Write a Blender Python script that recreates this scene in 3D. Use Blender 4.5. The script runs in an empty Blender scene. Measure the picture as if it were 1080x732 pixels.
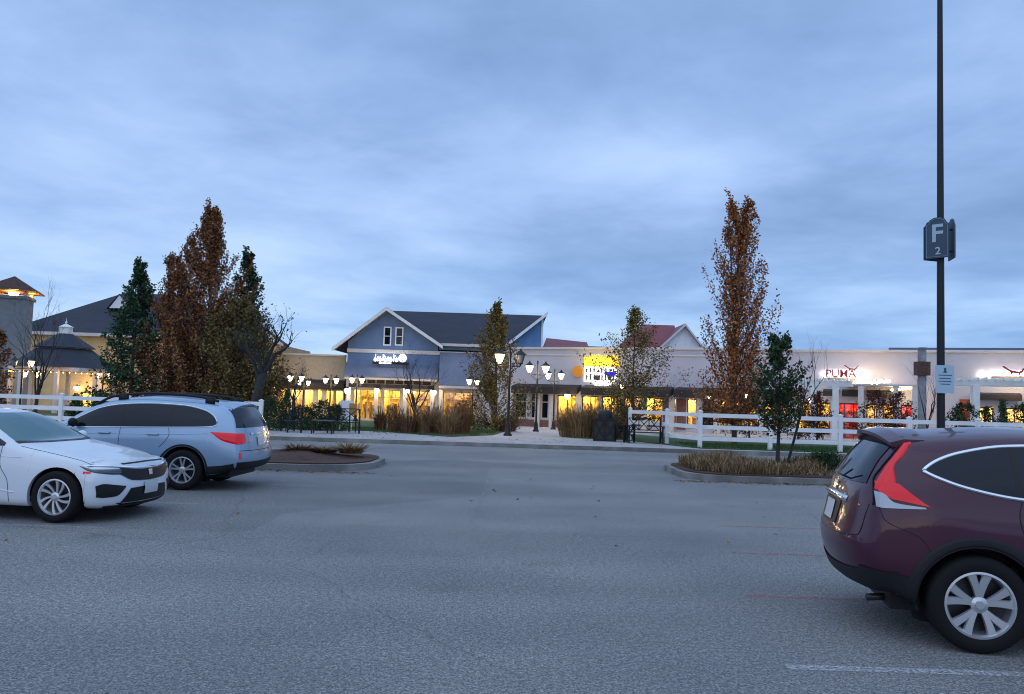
import bpy, math, random
from mathutils import Vector, Matrix
from mathutils.bvhtree import BVHTree
R = math.radians
random.seed(7)
scn = bpy.context.scene
COL = scn.collection

# ---------------------------------------------------------------- camera
FOC, CH, PITCH, ROLL = 850.0, 1.75, math.atan(54 / 850.0), R(1.8)
cF = Vector((0, math.cos(PITCH), math.sin(PITCH)))
cU0 = Vector((0, -math.sin(PITCH), math.cos(PITCH)))
cR = Vector((1, 0, 0)) * math.cos(ROLL) + cU0 * math.sin(ROLL)
cU = -Vector((1, 0, 0)) * math.sin(ROLL) + cU0 * math.cos(ROLL)
CAM = Vector((0, 0, CH))


def ray(px, py):
    return cF + cR * ((px - 540) / FOC) - cU * ((py - 366) / FOC)


def at(px, py, Y):
    """point of the place seen at a photo pixel, Y metres in front"""
    d = ray(px, py)
    return CAM + d * (Y / d.y)


def gz(y):
    """height of the asphalt: flat lot, then falling gently towards the shops"""
    if y < 34:
        return 0.0
    return -0.019 * (min(y, 85) - 34)


def gx(px, Y, z=None):
    """X of the spot on the ground at depth Y under photo column px"""
    z = gz(Y) + .13 if z is None else z
    py = 430.0
    for _ in range(4):
        p = at(px, py, Y)
        py += (p.z - z) / (Y / FOC)
    return at(px, py, Y).x


cam = bpy.data.cameras.new('camera')
camo = bpy.data.objects.new('camera', cam)
COL.objects.link(camo)
camo.matrix_world = Matrix(((cR.x, cU.x, -cF.x, 0), (cR.y, cU.y, -cF.y, 0), (cR.z, cU.z, -cF.z, CH), (0, 0, 0, 1)))
cam.sensor_width = 36
cam.lens = 36 * FOC / 1080
cam.clip_end = 5000
scn.camera = camo

# ---------------------------------------------------------------- materials
MATS = {}


def nt(m):
    m.use_nodes = True
    n = m.node_tree
    return n, n.nodes, n.links, n.nodes['Principled BSDF']


def mat(name, col, rough=.6, metal=0., var=0., vscale=3., bump=0., bscale=40., coat=0., spec=.5, emit=None, estr=0., island=0., col2=None, trans=0.):
    if name in MATS:
        return MATS[name]
    m = bpy.data.materials.new(name)
    t, N, L, b = nt(m)
    b.inputs['Base Color'].default_value = (*col, 1)
    b.inputs['Roughness'].default_value = rough
    b.inputs['Metallic'].default_value = metal
    b.inputs['Coat Weight'].default_value = coat
    b.inputs['Coat Roughness'].default_value = .04
    b.inputs['Specular IOR Level'].default_value = spec
    if trans:
        b.inputs['Transmission Weight'].default_value = trans
    if emit:
        b.inputs['Emission Color'].default_value = (*emit, 1)
        b.inputs['Emission Strength'].default_value = estr
    tc = N.new('ShaderNodeTexCoord')
    if var or island or col2:
        nz = N.new('ShaderNodeTexNoise')
        nz.inputs['Scale'].default_value = vscale
        nz.inputs['Detail'].default_value = 5
        L.new(tc.outputs['Object'], nz.inputs['Vector'])
        ramp = N.new('ShaderNodeValToRGB')
        ramp.color_ramp.elements[0].position = .32
        ramp.color_ramp.elements[1].position = .68
        c2 = col2 or col
        v = var or .2
        ramp.color_ramp.elements[0].color = (*[c * (1 - v) for c in col], 1)
        ramp.color_ramp.elements[1].color = (*[min(1, c * (1 + v)) for c in c2], 1)
        src = nz.outputs['Fac']
        if island:
            g = N.new('ShaderNodeNewGeometry')
            mx = N.new('ShaderNodeMix')
            mx.inputs[0].default_value = island
            L.new(nz.outputs['Fac'], mx.inputs[2])
            L.new(g.outputs['Random Per Island'], mx.inputs[3])
            src = mx.outputs[0]
            ramp.color_ramp.elements[0].position = .15
            ramp.color_ramp.elements[1].position = .85
        L.new(src, ramp.inputs['Fac'])
        L.new(ramp.outputs['Color'], b.inputs['Base Color'])
    if bump:
        n2 = N.new('ShaderNodeTexNoise')
        n2.inputs['Scale'].default_value = bscale
        n2.inputs['Detail'].default_value = 4
        L.new(tc.outputs['Object'], n2.inputs['Vector'])
        bp = N.new('ShaderNodeBump')
        bp.inputs['Strength'].default_value = bump
        bp.inputs['Distance'].default_value = .02
        L.new(n2.outputs['Fac'], bp.inputs['Height'])
        L.new(bp.outputs['Normal'], b.inputs['Normal'])
    MATS[name] = m
    return m


def siding(name, col, pitch=.2, depth=.25, vert=False, rough=.6):
    """painted boards / metal seams: a saw-tooth bump along z (or along the wall)"""
    if name in MATS:
        return MATS[name]
    m = mat(name, col, rough, var=.12, vscale=.9)
    t, N, L, b = nt(m)
    tc = N.new('ShaderNodeTexCoord')
    sp = N.new('ShaderNodeSeparateXYZ')
    L.new(tc.outputs['Object'], sp.inputs[0])
    mu = N.new('ShaderNodeMath'); mu.operation = 'MULTIPLY'; mu.inputs[1].default_value = 1 / pitch
    L.new(sp.outputs['X' if vert else 'Z'], mu.inputs[0])
    fr = N.new('ShaderNodeMath'); fr.operation = 'FRACT'
    L.new(mu.outputs[0], fr.inputs[0])
    if vert:
        gt = N.new('ShaderNodeMath'); gt.operation = 'GREATER_THAN'; gt.inputs[1].default_value = .88
        L.new(fr.outputs[0], gt.inputs[0]); fr = gt
    bp = N.new('ShaderNodeBump'); bp.inputs['Strength'].default_value = depth; bp.inputs['Distance'].default_value = .03
    L.new(fr.outputs[0], bp.inputs['Height'])
    L.new(bp.outputs['Normal'], b.inputs['Normal'])
    return m


def brickmat(name, c1, c2, mortar, sc=1.0):
    if name in MATS:
        return MATS[name]
    m = bpy.data.materials.new(name)
    t, N, L, b = nt(m)
    tc = N.new('ShaderNodeTexCoord')
    mp = N.new('ShaderNodeMapping'); mp.inputs['Rotation'].default_value = (R(90), 0, 0)
    L.new(tc.outputs['Object'], mp.inputs[0])
    br = N.new('ShaderNodeTexBrick')
    br.inputs['Color1'].default_value = (*c1, 1); br.inputs['Color2'].default_value = (*c2, 1); br.inputs['Mortar'].default_value = (*mortar, 1)
    br.inputs['Scale'].default_value = sc; br.inputs['Brick Width'].default_value = .22; br.inputs['Row Height'].default_value = .075; br.inputs['Mortar Size'].default_value = .008
    L.new(mp.outputs[0], br.inputs['Vector'])
    L.new(br.outputs['Color'], b.inputs['Base Color'])
    b.inputs['Roughness'].default_value = .85
    MATS[name] = m
    return m


def asphalt():
    m = bpy.data.materials.new('asphalt')
    t, N, L, b = nt(m)
    tc = N.new('ShaderNodeTexCoord')

    def noise(s, d=4, rough=.5, vec=None):
        n = N.new('ShaderNodeTexNoise'); n.inputs['Scale'].default_value = s; n.inputs['Detail'].default_value = d
        n.inputs['Roughness'].default_value = rough
        L.new(vec or tc.outputs['Object'], n.inputs['Vector']); return n

    def ramp(src, a, ca, c, cb):
        r = N.new('ShaderNodeValToRGB'); e = r.color_ramp.elements
        e[0].position = a; e[0].color = (*ca, 1); e[1].position = c; e[1].color = (*cb, 1)
        L.new(src, r.inputs['Fac']); return r

    def mix(mode, f, a, c):
        x = N.new('ShaderNodeMix'); x.data_type = 'RGBA'; x.blend_type = mode
        if isinstance(f, float): x.inputs[0].default_value = f
        else: L.new(f, x.inputs[0])
        L.new(a, x.inputs[6]); L.new(c, x.inputs[7]); return x.outputs[2]
    grain = noise(62, 4, .75)
    base = ramp(grain.outputs['Fac'], .36, (.075, .075, .08), .64, (.36, .355, .35))
    mid = noise(22, 3, .6)
    midr = ramp(mid.outputs['Fac'], .35, (.72, .72, .73), .65, (1.22, 1.21, 1.19))
    c = mix('MULTIPLY', 1.0, base.outputs[0], midr.outputs[0])
    big = noise(.35, 5, .6)
    bigr = ramp(big.outputs['Fac'], .35, (.84, .85, .87), .65, (1.13, 1.11, 1.08))
    c = mix('MULTIPLY', 1.0, c, bigr.outputs[0])
    # stretched tyre polish lanes
    mp = N.new('ShaderNodeMapping'); mp.inputs['Scale'].default_value = (.08, .55, 1)
    L.new(tc.outputs['Object'], mp.inputs[0])
    lane = noise(1.0, 3, .5, mp.outputs[0])
    lr = ramp(lane.outputs['Fac'], .4, (.92, .92, .93), .62, (1.1, 1.09, 1.08))
    c = mix('MULTIPLY', 1.0, c, lr.outputs[0])
    # oil spots
    oil = noise(.9, 2, .5)
    orr = ramp(oil.outputs['Fac'], .64, (1, 1, 1), .78, (.78, .77, .75))
    c = mix('MULTIPLY', 1.0, c, orr.outputs[0])
    # cracks
    wv = N.new('ShaderNodeTexVoronoi'); wv.feature = 'DISTANCE_TO_EDGE'; wv.inputs['Scale'].default_value = .16
    dn = noise(1.6, 5)
    ad = mix('ADD', .35, tc.outputs['Object'], dn.outputs['Color'])
    L.new(ad, wv.inputs['Vector'])
    cr = ramp(wv.outputs['Distance'], 0., (.80, .80, .80), .0025, (1, 1, 1))
    c = mix('MULTIPLY', 1.0, c, cr.outputs[0])
    sp2 = noise(48, 2, .9)
    spr = ramp(sp2.outputs['Fac'], .38, (.66, .66, .67), .62, (1.38, 1.37, 1.35))
    c = mix('MULTIPLY', 1.0, c, spr.outputs[0])
    # long worn wheel tracks and a few sealed patches
    pv = N.new('ShaderNodeTexVoronoi'); pv.feature = 'F1'; pv.distance = 'CHEBYCHEV'; pv.inputs['Scale'].default_value = .13; pv.inputs['Randomness'].default_value = .9
    L.new(tc.outputs['Object'], pv.inputs['Vector'])
    sx = N.new('ShaderNodeSeparateColor'); L.new(pv.outputs['Color'], sx.inputs[0])
    pr = ramp(sx.outputs[0], .80, (1, 1, 1), .84, (.86, .86, .87))
    c = mix('MULTIPLY', 1.0, c, pr.outputs[0])
    L.new(c, b.inputs['Base Color'])
    b.inputs['Roughness'].default_value = .82
    b.inputs['Specular IOR Level'].default_value = .35
    bp = N.new('ShaderNodeBump'); bp.inputs['Strength'].default_value = .55; bp.inputs['Distance'].default_value = .012
    L.new(grain.outputs['Fac'], bp.inputs['Height']); L.new(bp.outputs['Normal'], b.inputs['Normal'])
    return m


def paint(name, col, amount=.5):
    """worn road paint: broken up by noise, see-through where it has gone"""
    m = bpy.data.materials.new(name)
    t, N, L, b = nt(m)
    b.inputs['Base Color'].default_value = (*col, 1); b.inputs['Roughness'].default_value = .8
    tc = N.new('ShaderNodeTexCoord')
    n = N.new('ShaderNodeTexNoise'); n.inputs['Scale'].default_value = 38; n.inputs['Detail'].default_value = 5; n.inputs['Roughness'].default_value = .7
    L.new(tc.outputs['Object'], n.inputs[0])
    r = N.new('ShaderNodeValToRGB'); e = r.color_ramp.elements
    e[0].position = .62 - amount * .35; e[0].color = (0, 0, 0, 1); e[1].position = .8 - amount * .3; e[1].color = (.85, .85, .85, 1)
    L.new(n.outputs['Fac'], r.inputs[0]); L.new(r.outputs[0], b.inputs['Alpha'])
    return m


def thin_glass(name, tint=(.9, .95, 1), refl=.12):
    m = bpy.data.materials.new(name); m.use_nodes = True
    N, L = m.node_tree.nodes, m.node_tree.links
    N.clear()
    o = N.new('ShaderNodeOutputMaterial'); tr = N.new('ShaderNodeBsdfTransparent'); gl = N.new('ShaderNodeBsdfGlossy'); mx = N.new('ShaderNodeMixShader')
    tr.inputs[0].default_value = (*tint, 1); gl.inputs['Roughness'].default_value = .03; mx.inputs[0].default_value = refl
    L.new(tr.outputs[0], mx.inputs[1]); L.new(gl.outputs[0], mx.inputs[2]); L.new(mx.outputs[0], o.inputs[0])
    return m


def tube_pts(n):
    return [(math.cos(2 * math.pi * i / n), math.sin(2 * math.pi * i / n)) for i in range(n)]


class MB:
    """collects shapes and links them as one mesh object"""

    def __init__(s):
        s.v, s.f = [], []

    def add(s, vs, fs):
        o = len(s.v)
        s.v += [tuple(v) for v in vs]
        s.f += [tuple(i + o for i in f) for f in fs]
        return s

    def box(s, x0, x1, y0, y1, z0, z1):
        return s.add([(x, y, z) for x in (x0, x1) for y in (y0, y1) for z in (z0, z1)],
                     [(0, 1, 3, 2), (4, 6, 7, 5), (0, 4, 5, 1), (2, 3, 7, 6), (0, 2, 6, 4), (1, 5, 7, 3)])

    def beam(s, a, b, w, h, up=(0, 0, 1)):
        a, b = Vector(a), Vector(b)
        d = (b - a).normalized()
        sd = d.cross(Vector(up))
        if sd.length < 1e-3:
            sd = d.cross(Vector((0, 1, 0)))
        sd.normalize(); u = sd.cross(d)
        q = [sd * (i * w / 2) + u * (j * h / 2) for i, j in ((-1, -1), (1, -1), (1, 1), (-1, 1))]
        return s.add([a + k for k in q] + [b + k for k in q], [(0, 3, 2, 1), (4, 5, 6, 7), (0, 1, 5, 4), (1, 2, 6, 5), (2, 3, 7, 6), (3, 0, 4, 7)])

    def tube(s, pts, rad, n=8, cap=True):
        pts = [Vector(p) for p in pts]
        if not isinstance(rad, (list, tuple)):
            rad = [rad] * len(pts)
        vs, fs = [], []
        t = (pts[1] - pts[0]).normalized()
        a = t.orthogonal().normalized()
        for i, p in enumerate(pts):
            t = (pts[min(i + 1, len(pts) - 1)] - pts[max(i - 1, 0)])
            if t.length < 1e-9: t = Vector((0, 0, 1))
            t.normalize()
            a = (a - t * a.dot(t))
            a = a.normalized() if a.length > 1e-6 else t.orthogonal().normalized()
            b = t.cross(a)
            for c, q in tube_pts(n):
                vs.append(p + a * (c * rad[i]) + b * (q * rad[i]))
        for i in range(len(pts) - 1):
            for j in range(n):
                k = (j + 1) % n
                fs.append((i * n + j, i * n + k, (i + 1) * n + k, (i + 1) * n + j))
        if cap and n > 2:
            fs.append(tuple(range(n))[::-1]); fs.append(tuple((len(pts) - 1) * n + j for j in range(n)))
        return s.add(vs, fs)

    def lathe(s, prof, c=(0, 0, 0), n=16, axis='z', sx=1., sy=1.):
        vs, fs = [], []
        for r, h in prof:
            for a, b in tube_pts(n):
                if axis == 'z': vs.append((c[0] + a * r * sx, c[1] + b * r * sy, c[2] + h))
                else: vs.append((c[0] + a * r, c[1] + h, c[2] + b * r))
        for i in range(len(prof) - 1):
            for j in range(n):
                k = (j + 1) % n
                q = (i * n + j, i * n + k, (i + 1) * n + k, (i + 1) * n + j)
                fs.append(q if axis == 'z' else q[::-1])
        return s.add(vs, fs)

    def prism(s, poly, a, b, plane='xz'):
        """poly in the plane, extruded from a to b along the third axis"""
        n = len(poly)
        if plane == 'xz': P = lambda p, t: (p[0], t, p[1])
        elif plane == 'yz': P = lambda p, t: (t, p[0], p[1])
        else: P = lambda p, t: (p[0], p[1], t)
        vs = [P(p, a) for p in poly] + [P(p, b) for p in poly]
        fs = [tuple(range(n)), tuple(range(2 * n - 1, n - 1, -1))] + [(i, i + n, (i + 1) % n + n, (i + 1) % n) for i in range(n)]
        return s.add(vs, fs)

    def slab(s, corners, t):
        """a sheet through 3 or 4 corners given thickness t downwards"""
        n = len(corners)
        c = [Vector(p) for p in corners]
        d = Vector((0, 0, -t))
        return s.add(c + [p + d for p in c], [tuple(range(n)), tuple(range(2 * n - 1, n - 1, -1))] + [(i, i + n, (i + 1) % n + n, (i + 1) % n) for i in range(n)])

    def build(s, name, m, parent=None, smooth=False, recalc=True):
        me = bpy.data.meshes.new(name)
        me.from_pydata(s.v, [], s.f)
        if recalc:
            import bmesh
            bm = bmesh.new(); bm.from_mesh(me)
            bmesh.ops.recalc_face_normals(bm, faces=bm.faces)
            bm.to_mesh(me); bm.free()
        me.materials.append(m)
        if smooth:
            me.polygons.foreach_set('use_smooth', [True] * len(me.polygons))
        o = bpy.data.objects.new(name, me)
        COL.objects.link(o)
        if parent: o.parent = parent
        return o


def smooth_by_angle(o, ang=35):
    me = o.data
    import bmesh
    bm = bmesh.new(); bm.from_mesh(me)
    for f in bm.faces: f.smooth = True
    for e in bm.edges:
        if len(e.link_faces) == 2 and e.calc_face_angle(0) > R(ang): e.smooth = False
    bm.to_mesh(me); bm.free()


def tag(o, label=None, cat=None, group=None, kind=None):
    if label: o['label'] = label
    if cat: o['category'] = cat
    if group: o['group'] = group
    if kind: o['kind'] = kind
    return o


def empty(name, loc, rz=0., label=None, cat=None, group=None):
    o = bpy.data.objects.new(name, None)
    o.empty_display_size = .2
    COL.objects.link(o)
    o.location = loc; o.rotation_euler = (0, 0, rz)
    return tag(o, label, cat, group)


def copy_tree(o, loc=None, rz=None, scale=None, label=None, parent=None):
    c = o.copy(); COL.objects.link(c); c.parent = parent
    for ch in list(o.children): copy_tree(ch, parent=c)
    if loc is not None: c.location = loc
    if rz is not None: c.rotation_euler = (0, 0, rz)
    if scale is not None: c.scale = scale if hasattr(scale, '__len__') else (scale,) * 3
    if label: c['label'] = label
    return c


def point_light(name, loc, col, e, rad, parent=None):
    l = bpy.data.lights.new(name, 'POINT'); l.color = col; l.energy = e; l.shadow_soft_size = rad
    o = bpy.data.objects.new(name, l); COL.objects.link(o); o.location = loc
    if parent: o.parent = parent
    return o


def text_mesh(name, body, size, m, parent, loc, rot=(R(90), 0, 0), ext=.02, bold=0.):
    cu = bpy.data.curves.new(name, 'FONT'); cu.body = body; cu.size = size; cu.extrude = ext; cu.align_x = 'CENTER'; cu.align_y = 'CENTER'; cu.offset = bold
    t = bpy.data.objects.new(name, cu); COL.objects.link(t)
    bpy.context.view_layer.update()
    me = bpy.data.meshes.new_from_object(t.evaluated_get(bpy.context.evaluated_depsgraph_get()))
    COL.objects.unlink(t); bpy.data.objects.remove(t)
    me.materials.clear(); me.materials.append(m)
    o = bpy.data.objects.new(name, me); COL.objects.link(o); o.parent = parent; o.location = loc; o.rotation_euler = rot
    return o


# shared materials
M_black = mat('black_metal', (.012, .012, .013), .45, .3)
M_darkplastic = mat('dark_plastic', (.014, .015, .018), .6, spec=.3, bump=.1, bscale=300)
M_rubber = mat('rubber', (.009, .009, .010), .8, spec=.25)
M_white = mat('white_paint', (.82, .82, .82), .5, var=.08, vscale=2)
M_chrome = mat('chrome', (.8, .82, .85), .12, 1.)
M_alloy = mat('alloy', (.62, .63, .65), .3, .75)
M_darkalloy = mat('dark_alloy', (.05, .05, .055), .35, .6)
M_glass_car = mat('tinted_glass', (.005, .009, .018), .06, 0., spec=.35)
M_conc = mat('pale_concrete', (.40, .37, .36), .85, var=.12, vscale=.8, bump=.3, bscale=60)
M_kerb = mat('kerb_concrete', (.22, .21, .20), .85, var=.4, vscale=1.3, bump=.3, bscale=30)  # darker than the paving: shade and dirt of its face in the colour
M_mulch = mat('mulch', (.075, .038, .026), .95, var=.5, vscale=30, bump=.8, bscale=45)
M_turf = mat('turf', (.035, .075, .018), .95, var=.35, vscale=9, bump=.6, bscale=90)
M_bark = mat('bark', (.075, .062, .055), .9, var=.3, vscale=12, bump=.5, bscale=30)
M_darkbark = mat('dark_bark', (.035, .03, .028), .9, var=.3, vscale=12)
# ---------------------------------------------------------------- sky and light
SUN_EL, SUN_ROT = 4.0, 200.0
w = bpy.data.worlds.new('World'); scn.world = w; w.use_nodes = True
N, L = w.node_tree.nodes, w.node_tree.links
N.clear()


def math_(op, a, b=None, c=None):
    n = N.new('ShaderNodeMath'); n.operation = op
    for i, x in enumerate((a, b, c)):
        if x is None: continue
        if isinstance(x, (int, float)): n.inputs[i].default_value = x
        else: L.new(x, n.inputs[i])
    return n.outputs[0]


def ramp_(src, stops, interp='LINEAR'):
    r = N.new('ShaderNodeValToRGB'); r.color_ramp.interpolation = interp
    e = r.color_ramp.elements
    while len(e) < len(stops): e.new(.5)
    for k, (p, c) in enumerate(stops):
        e[k].position = p; e[k].color = (*c, 1) if len(c) == 3 else c
    L.new(src, r.inputs[0]); return r.outputs[0]


def mixc(mode, f, a, b):
    x = N.new('ShaderNodeMix'); x.data_type = 'RGBA'; x.blend_type = mode
    for i, q in ((0, f), (6, a), (7, b)):
        if isinstance(q, (int, float)): x.inputs[i].default_value = q
        elif isinstance(q, tuple): x.inputs[i].default_value = (*q, 1)
        else: L.new(q, x.inputs[i])
    return x.outputs[2]


out = N.new('ShaderNodeOutputWorld'); bg = N.new('ShaderNodeBackground')
sky = N.new('ShaderNodeTexSky'); sky.sky_type = 'NISHITA'; sky.sun_disc = False
sky.sun_elevation = R(SUN_EL); sky.sun_rotation = R(SUN_ROT); sky.altitude = 200
tc = N.new('ShaderNodeTexCoord'); sp = N.new('ShaderNodeSeparateXYZ')
L.new(tc.outputs['Generated'], sp.inputs[0])
zz = math_('MAXIMUM', sp.outputs['Z'], 0.0)
den = math_('ADD', zz, .10)
cv = N.new('ShaderNodeCombineXYZ')
L.new(math_('DIVIDE', sp.outputs['X'], den), cv.inputs[0]); L.new(math_('DIVIDE', sp.outputs['Y'], den), cv.inputs[1])


def noise_(scale, detail, rough, off):
    mp = N.new('ShaderNodeMapping'); mp.inputs['Location'].default_value = off
    mp.inputs['Scale'].default_value = (.95, .85, 1)
    L.new(cv.outputs[0], mp.inputs[0])
    n = N.new('ShaderNodeTexNoise'); n.inputs['Scale'].default_value = scale; n.inputs['Detail'].default_value = detail; n.inputs['Roughness'].default_value = rough
    n.inputs['Distortion'].default_value = .25
    L.new(mp.outputs[0], n.inputs[0]); return n.outputs['Fac']


n1 = noise_(.62, 7, .5, (1.3, -.9, 0)); n2 = noise_(.22, 2, .4, (4.4, 2.1, 3)); n3 = noise_(2.4, 5, .6, (3.1, 7.7, 1))
cl = math_('ADD', math_('ADD', math_('MULTIPLY', n1, .55), math_('MULTIPLY', n2, .30)), math_('MULTIPLY', n3, .15))
# thinner cloud to the left of the view
cl = math_('ADD', cl, math_('MULTIPLY', sp.outputs['X'], -.035))
cloud = ramp_(cl, [(.40, (.20, .34, .62)), (.465, (.275, .435, .76)), (.525, (.375, .56, .92)), (.61, (.51, .70, 1.03))])
# a bluer, clearer band low down
low = ramp_(cl, [(.42, (.25, .46, .84)), (.50, (.36, .60, .99)), (.58, (.54, .77, 1.06))])
hf = ramp_(zz, [(.03, (0, 0, 0)), (.20, (1, 1, 1))])
c = mixc('MIX', hf, low, cloud)
sk = mixc('MULTIPLY', 1.0, sky.outputs[0], (.09, .10, .14))
c = mixc('MIX', .12, c, sk)
# overcast: brighter towards the zenith
br = ramp_(zz, [(.0, (1.0, 1.0, 1.0)), (.40, (1.0, 1.0, 1.0)), (.95, (1.9, 1.75, 1.5))])
N_br = mixc('MULTIPLY', 1.0, c, br)
L.new(N_br, bg.inputs[0]); bg.inputs[1].default_value = 1.0
L.new(bg.outputs[0], out.inputs[0])

sl = bpy.data.lights.new('sun', 'SUN'); sl.energy = .35; sl.angle = R(80); sl.color = (1, .95, .9)
so = bpy.data.objects.new('sun', sl); COL.objects.link(so)
el, rot = R(38), R(SUN_ROT)
sd = Vector((math.sin(rot) * math.cos(el), math.cos(rot) * math.cos(el), math.sin(el)))
so.rotation_euler = sd.to_track_quat('Z', 'Y').to_euler()
so.location = (0, 0, 60)
scn.view_settings.view_transform = 'Standard'
scn.view_settings.look = 'None'
scn.view_settings.exposure = 0.15
scn.view_settings.gamma = 1.0
scn.view_settings.use_curve_mapping = False
scn.cycles.use_denoising = True
scn.cycles.filter_width = 1.05
scn.cycles.max_bounces = 8
scn.cycles.transparent_max_bounces = 16
scn.cycles.sample_clamp_indirect = 4
scn.cycles.caustics_reflective = False
scn.cycles.caustics_refractive = False

# ---------------------------------------------------------------- ground
M_asph = asphalt()
ys = [-40, -10, 0, 10, 20, 34, 45, 60, 75, 85, 200, 1500]
m = MB()
xs = [-900, -200, -60, -20, 0, 20, 60, 200, 900]
vs = [(x, y, gz(y)) for y in ys for x in xs]
nx = len(xs)
m.add(vs, [(j * nx + i, j * nx + i + 1, (j + 1) * nx + i + 1, (j + 1) * nx + i) for j in range(len(ys) - 1) for i in range(nx - 1)])
tag(m.build('ground', M_asph, recalc=False), kind='structure')


def ground_sheet(poly, top, thick, bottom_y=None):
    """flat outline laid over the ground profile, with sides"""
    import bmesh
    bm = bmesh.new()
    f = bm.faces.new([bm.verts.new((x, y, 0)) for x, y in poly])
    for yy in (34, 85):
        bmesh.ops.bisect_plane(bm, geom=bm.verts[:] + bm.edges[:] + bm.faces[:], plane_co=(0, yy, 0), plane_no=(0, 1, 0))
    bmesh.ops.triangulate(bm, faces=bm.faces[:])
    for v in bm.verts: v.co.z = gz(v.co.y) + top
    me = bpy.data.meshes.new('t')
    bm.normal_update()
    if sum(f.normal.z for f in bm.faces) < 0:
        bmesh.ops.reverse_faces(bm, faces=bm.faces[:])
    r = bmesh.ops.extrude_edge_only(bm, edges=[e for e in bm.edges if len(e.link_faces) == 1])
    for v in [g for g in r['geom'] if isinstance(g, bmesh.types.BMVert)]: v.co.z -= thick
    bm.to_mesh(me); bm.free()
    mb = MB(); mb.v = [tuple(v.co) for v in me.vertices]; mb.f = [tuple(p.vertices) for p in me.polygons]
    return mb


def rounded(x0, x1, y0, y1, r0=0, r1=0, n=8):
    """outline with a left end radius r0 and right end radius r1"""
    P = []
    for cx, cy, a0, r in ((x1 - r1, y1 - r1, 0, r1), (x0 + r0, y1 - r0, 90, r0), (x0 + r0, y0 + r0, 180, r0), (x1 - r1, y0 + r1, 270, r1)):
        if r == 0: P.append((cx, cy)); continue
        for i in range(n + 1):
            a = R(a0 + 90 * i / n); P.append((cx + r * math.cos(a), cy + r * math.sin(a)))
    return P


PAVY = 28.8
tag(ground_sheet([(-70, PAVY + .16), (70, PAVY + .16), (70, 90), (-70, 90)], .13, .2).build('pavement', M_conc), kind='structure')
k = MB()
k.box(-70, 70, PAVY, PAVY + .16, -.05, .137)
tag(k.build('kerb', M_kerb), kind='structure')
# lawns
lx = [(gx(548, 62), 62), (gx(520, 35.5), 35.5), (gx(500, 33.6), 33.6), (gx(475, 32.4), 32.4), (gx(445, 33.2), 33.2), (gx(400, 36), 36), (gx(250, 35.8), 35.8), (-60, 35.8), (-60, 68), (-14, 68), (gx(548, 64) - .6, 66)]
tag(ground_sheet(lx, .155, .06).build('lawn', M_turf), kind='structure')
rx = [(gx(738, 29.7), 29.55), (68, 29.55), (68, 46), (gx(596, 46), 46), (gx(592, 36.5), 36.5), (gx(606, 35), 35), (gx(660, 34), 34), (gx(700, 31.6), 31.6)]
tag(ground_sheet(rx, .155, .06).build('lawn', M_turf), kind='structure')
# planting bed of the shop front
bx_ = [(gx(392, 37), 36.6), (gx(440, 34), 33.8), (gx(475, 32.7), 32.7), (gx(494, 34), 34), (gx(500, 38), 38), (gx(470, 41), 41), (gx(400, 40), 40)]
tag(ground_sheet(bx_, .163, .03).build('planting_bed', M_mulch), kind='structure')
# kerbed parking islands
ISL_L = (-30.0, gx(398, 19.3, .1), 18.0, 21.9)
ISL_R = (gx(717, 19.3, .1), 26.0, 18.5, 22.2)
for (x0, x1, y0, y1), r0, r1 in ((ISL_L, 0, 1.5), (ISL_R, 1.1, 0)):
    tag(ground_sheet(rounded(x0, x1, y0, y1, r0, r1), .135, .2).build('island_kerb', M_kerb), kind='structure')
    tag(ground_sheet(rounded(x0 + .16, x1 - .16, y0 + .16, y1 - .16, max(0, r0 - .16), max(0, r1 - .16)), .165, .03).build('island_soil', M_mulch), kind='structure')
# paint
M_pw = paint('worn_white_paint', (.62, .62, .64), .58)
M_pw2 = paint('faint_white_paint', (.6, .6, .62), .46)
M_pr = paint('worn_red_paint', (.55, .13, .16), .50)


def stripe(px0, px1, y, mt, x_lim=None, w=.10):
    x0, x1 = gx(px0, y, 0), gx(px1, y, 0)
    if x_lim is not None:
        if px0 is None: pass
    mb = MB().box(x0, x1, y - w / 2, y + w / 2, .0, .004)
    mb.f = [(1, 5, 7, 3)]
    return tag(mb.build('painted_line', mt, recalc=False), kind='structure')


stripe(829, 1500, 5.55, M_pw)
stripe(788, 1300, 7.55, M_pr, w=.09)
stripe(771, 1200, 9.7, M_pr, w=.09)
stripe(757, 1100, 11.8, M_pr, w=.08)
stripe(750, 1100, 14.6, M_pw2, w=.09)
stripe(-200, 113, 10.05, M_pw2, w=.11)
stripe(-100, 212, 12.35, M_pw2, w=.11)
stripe(-50, 335, 15.2, M_pw2, w=.11)

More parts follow.
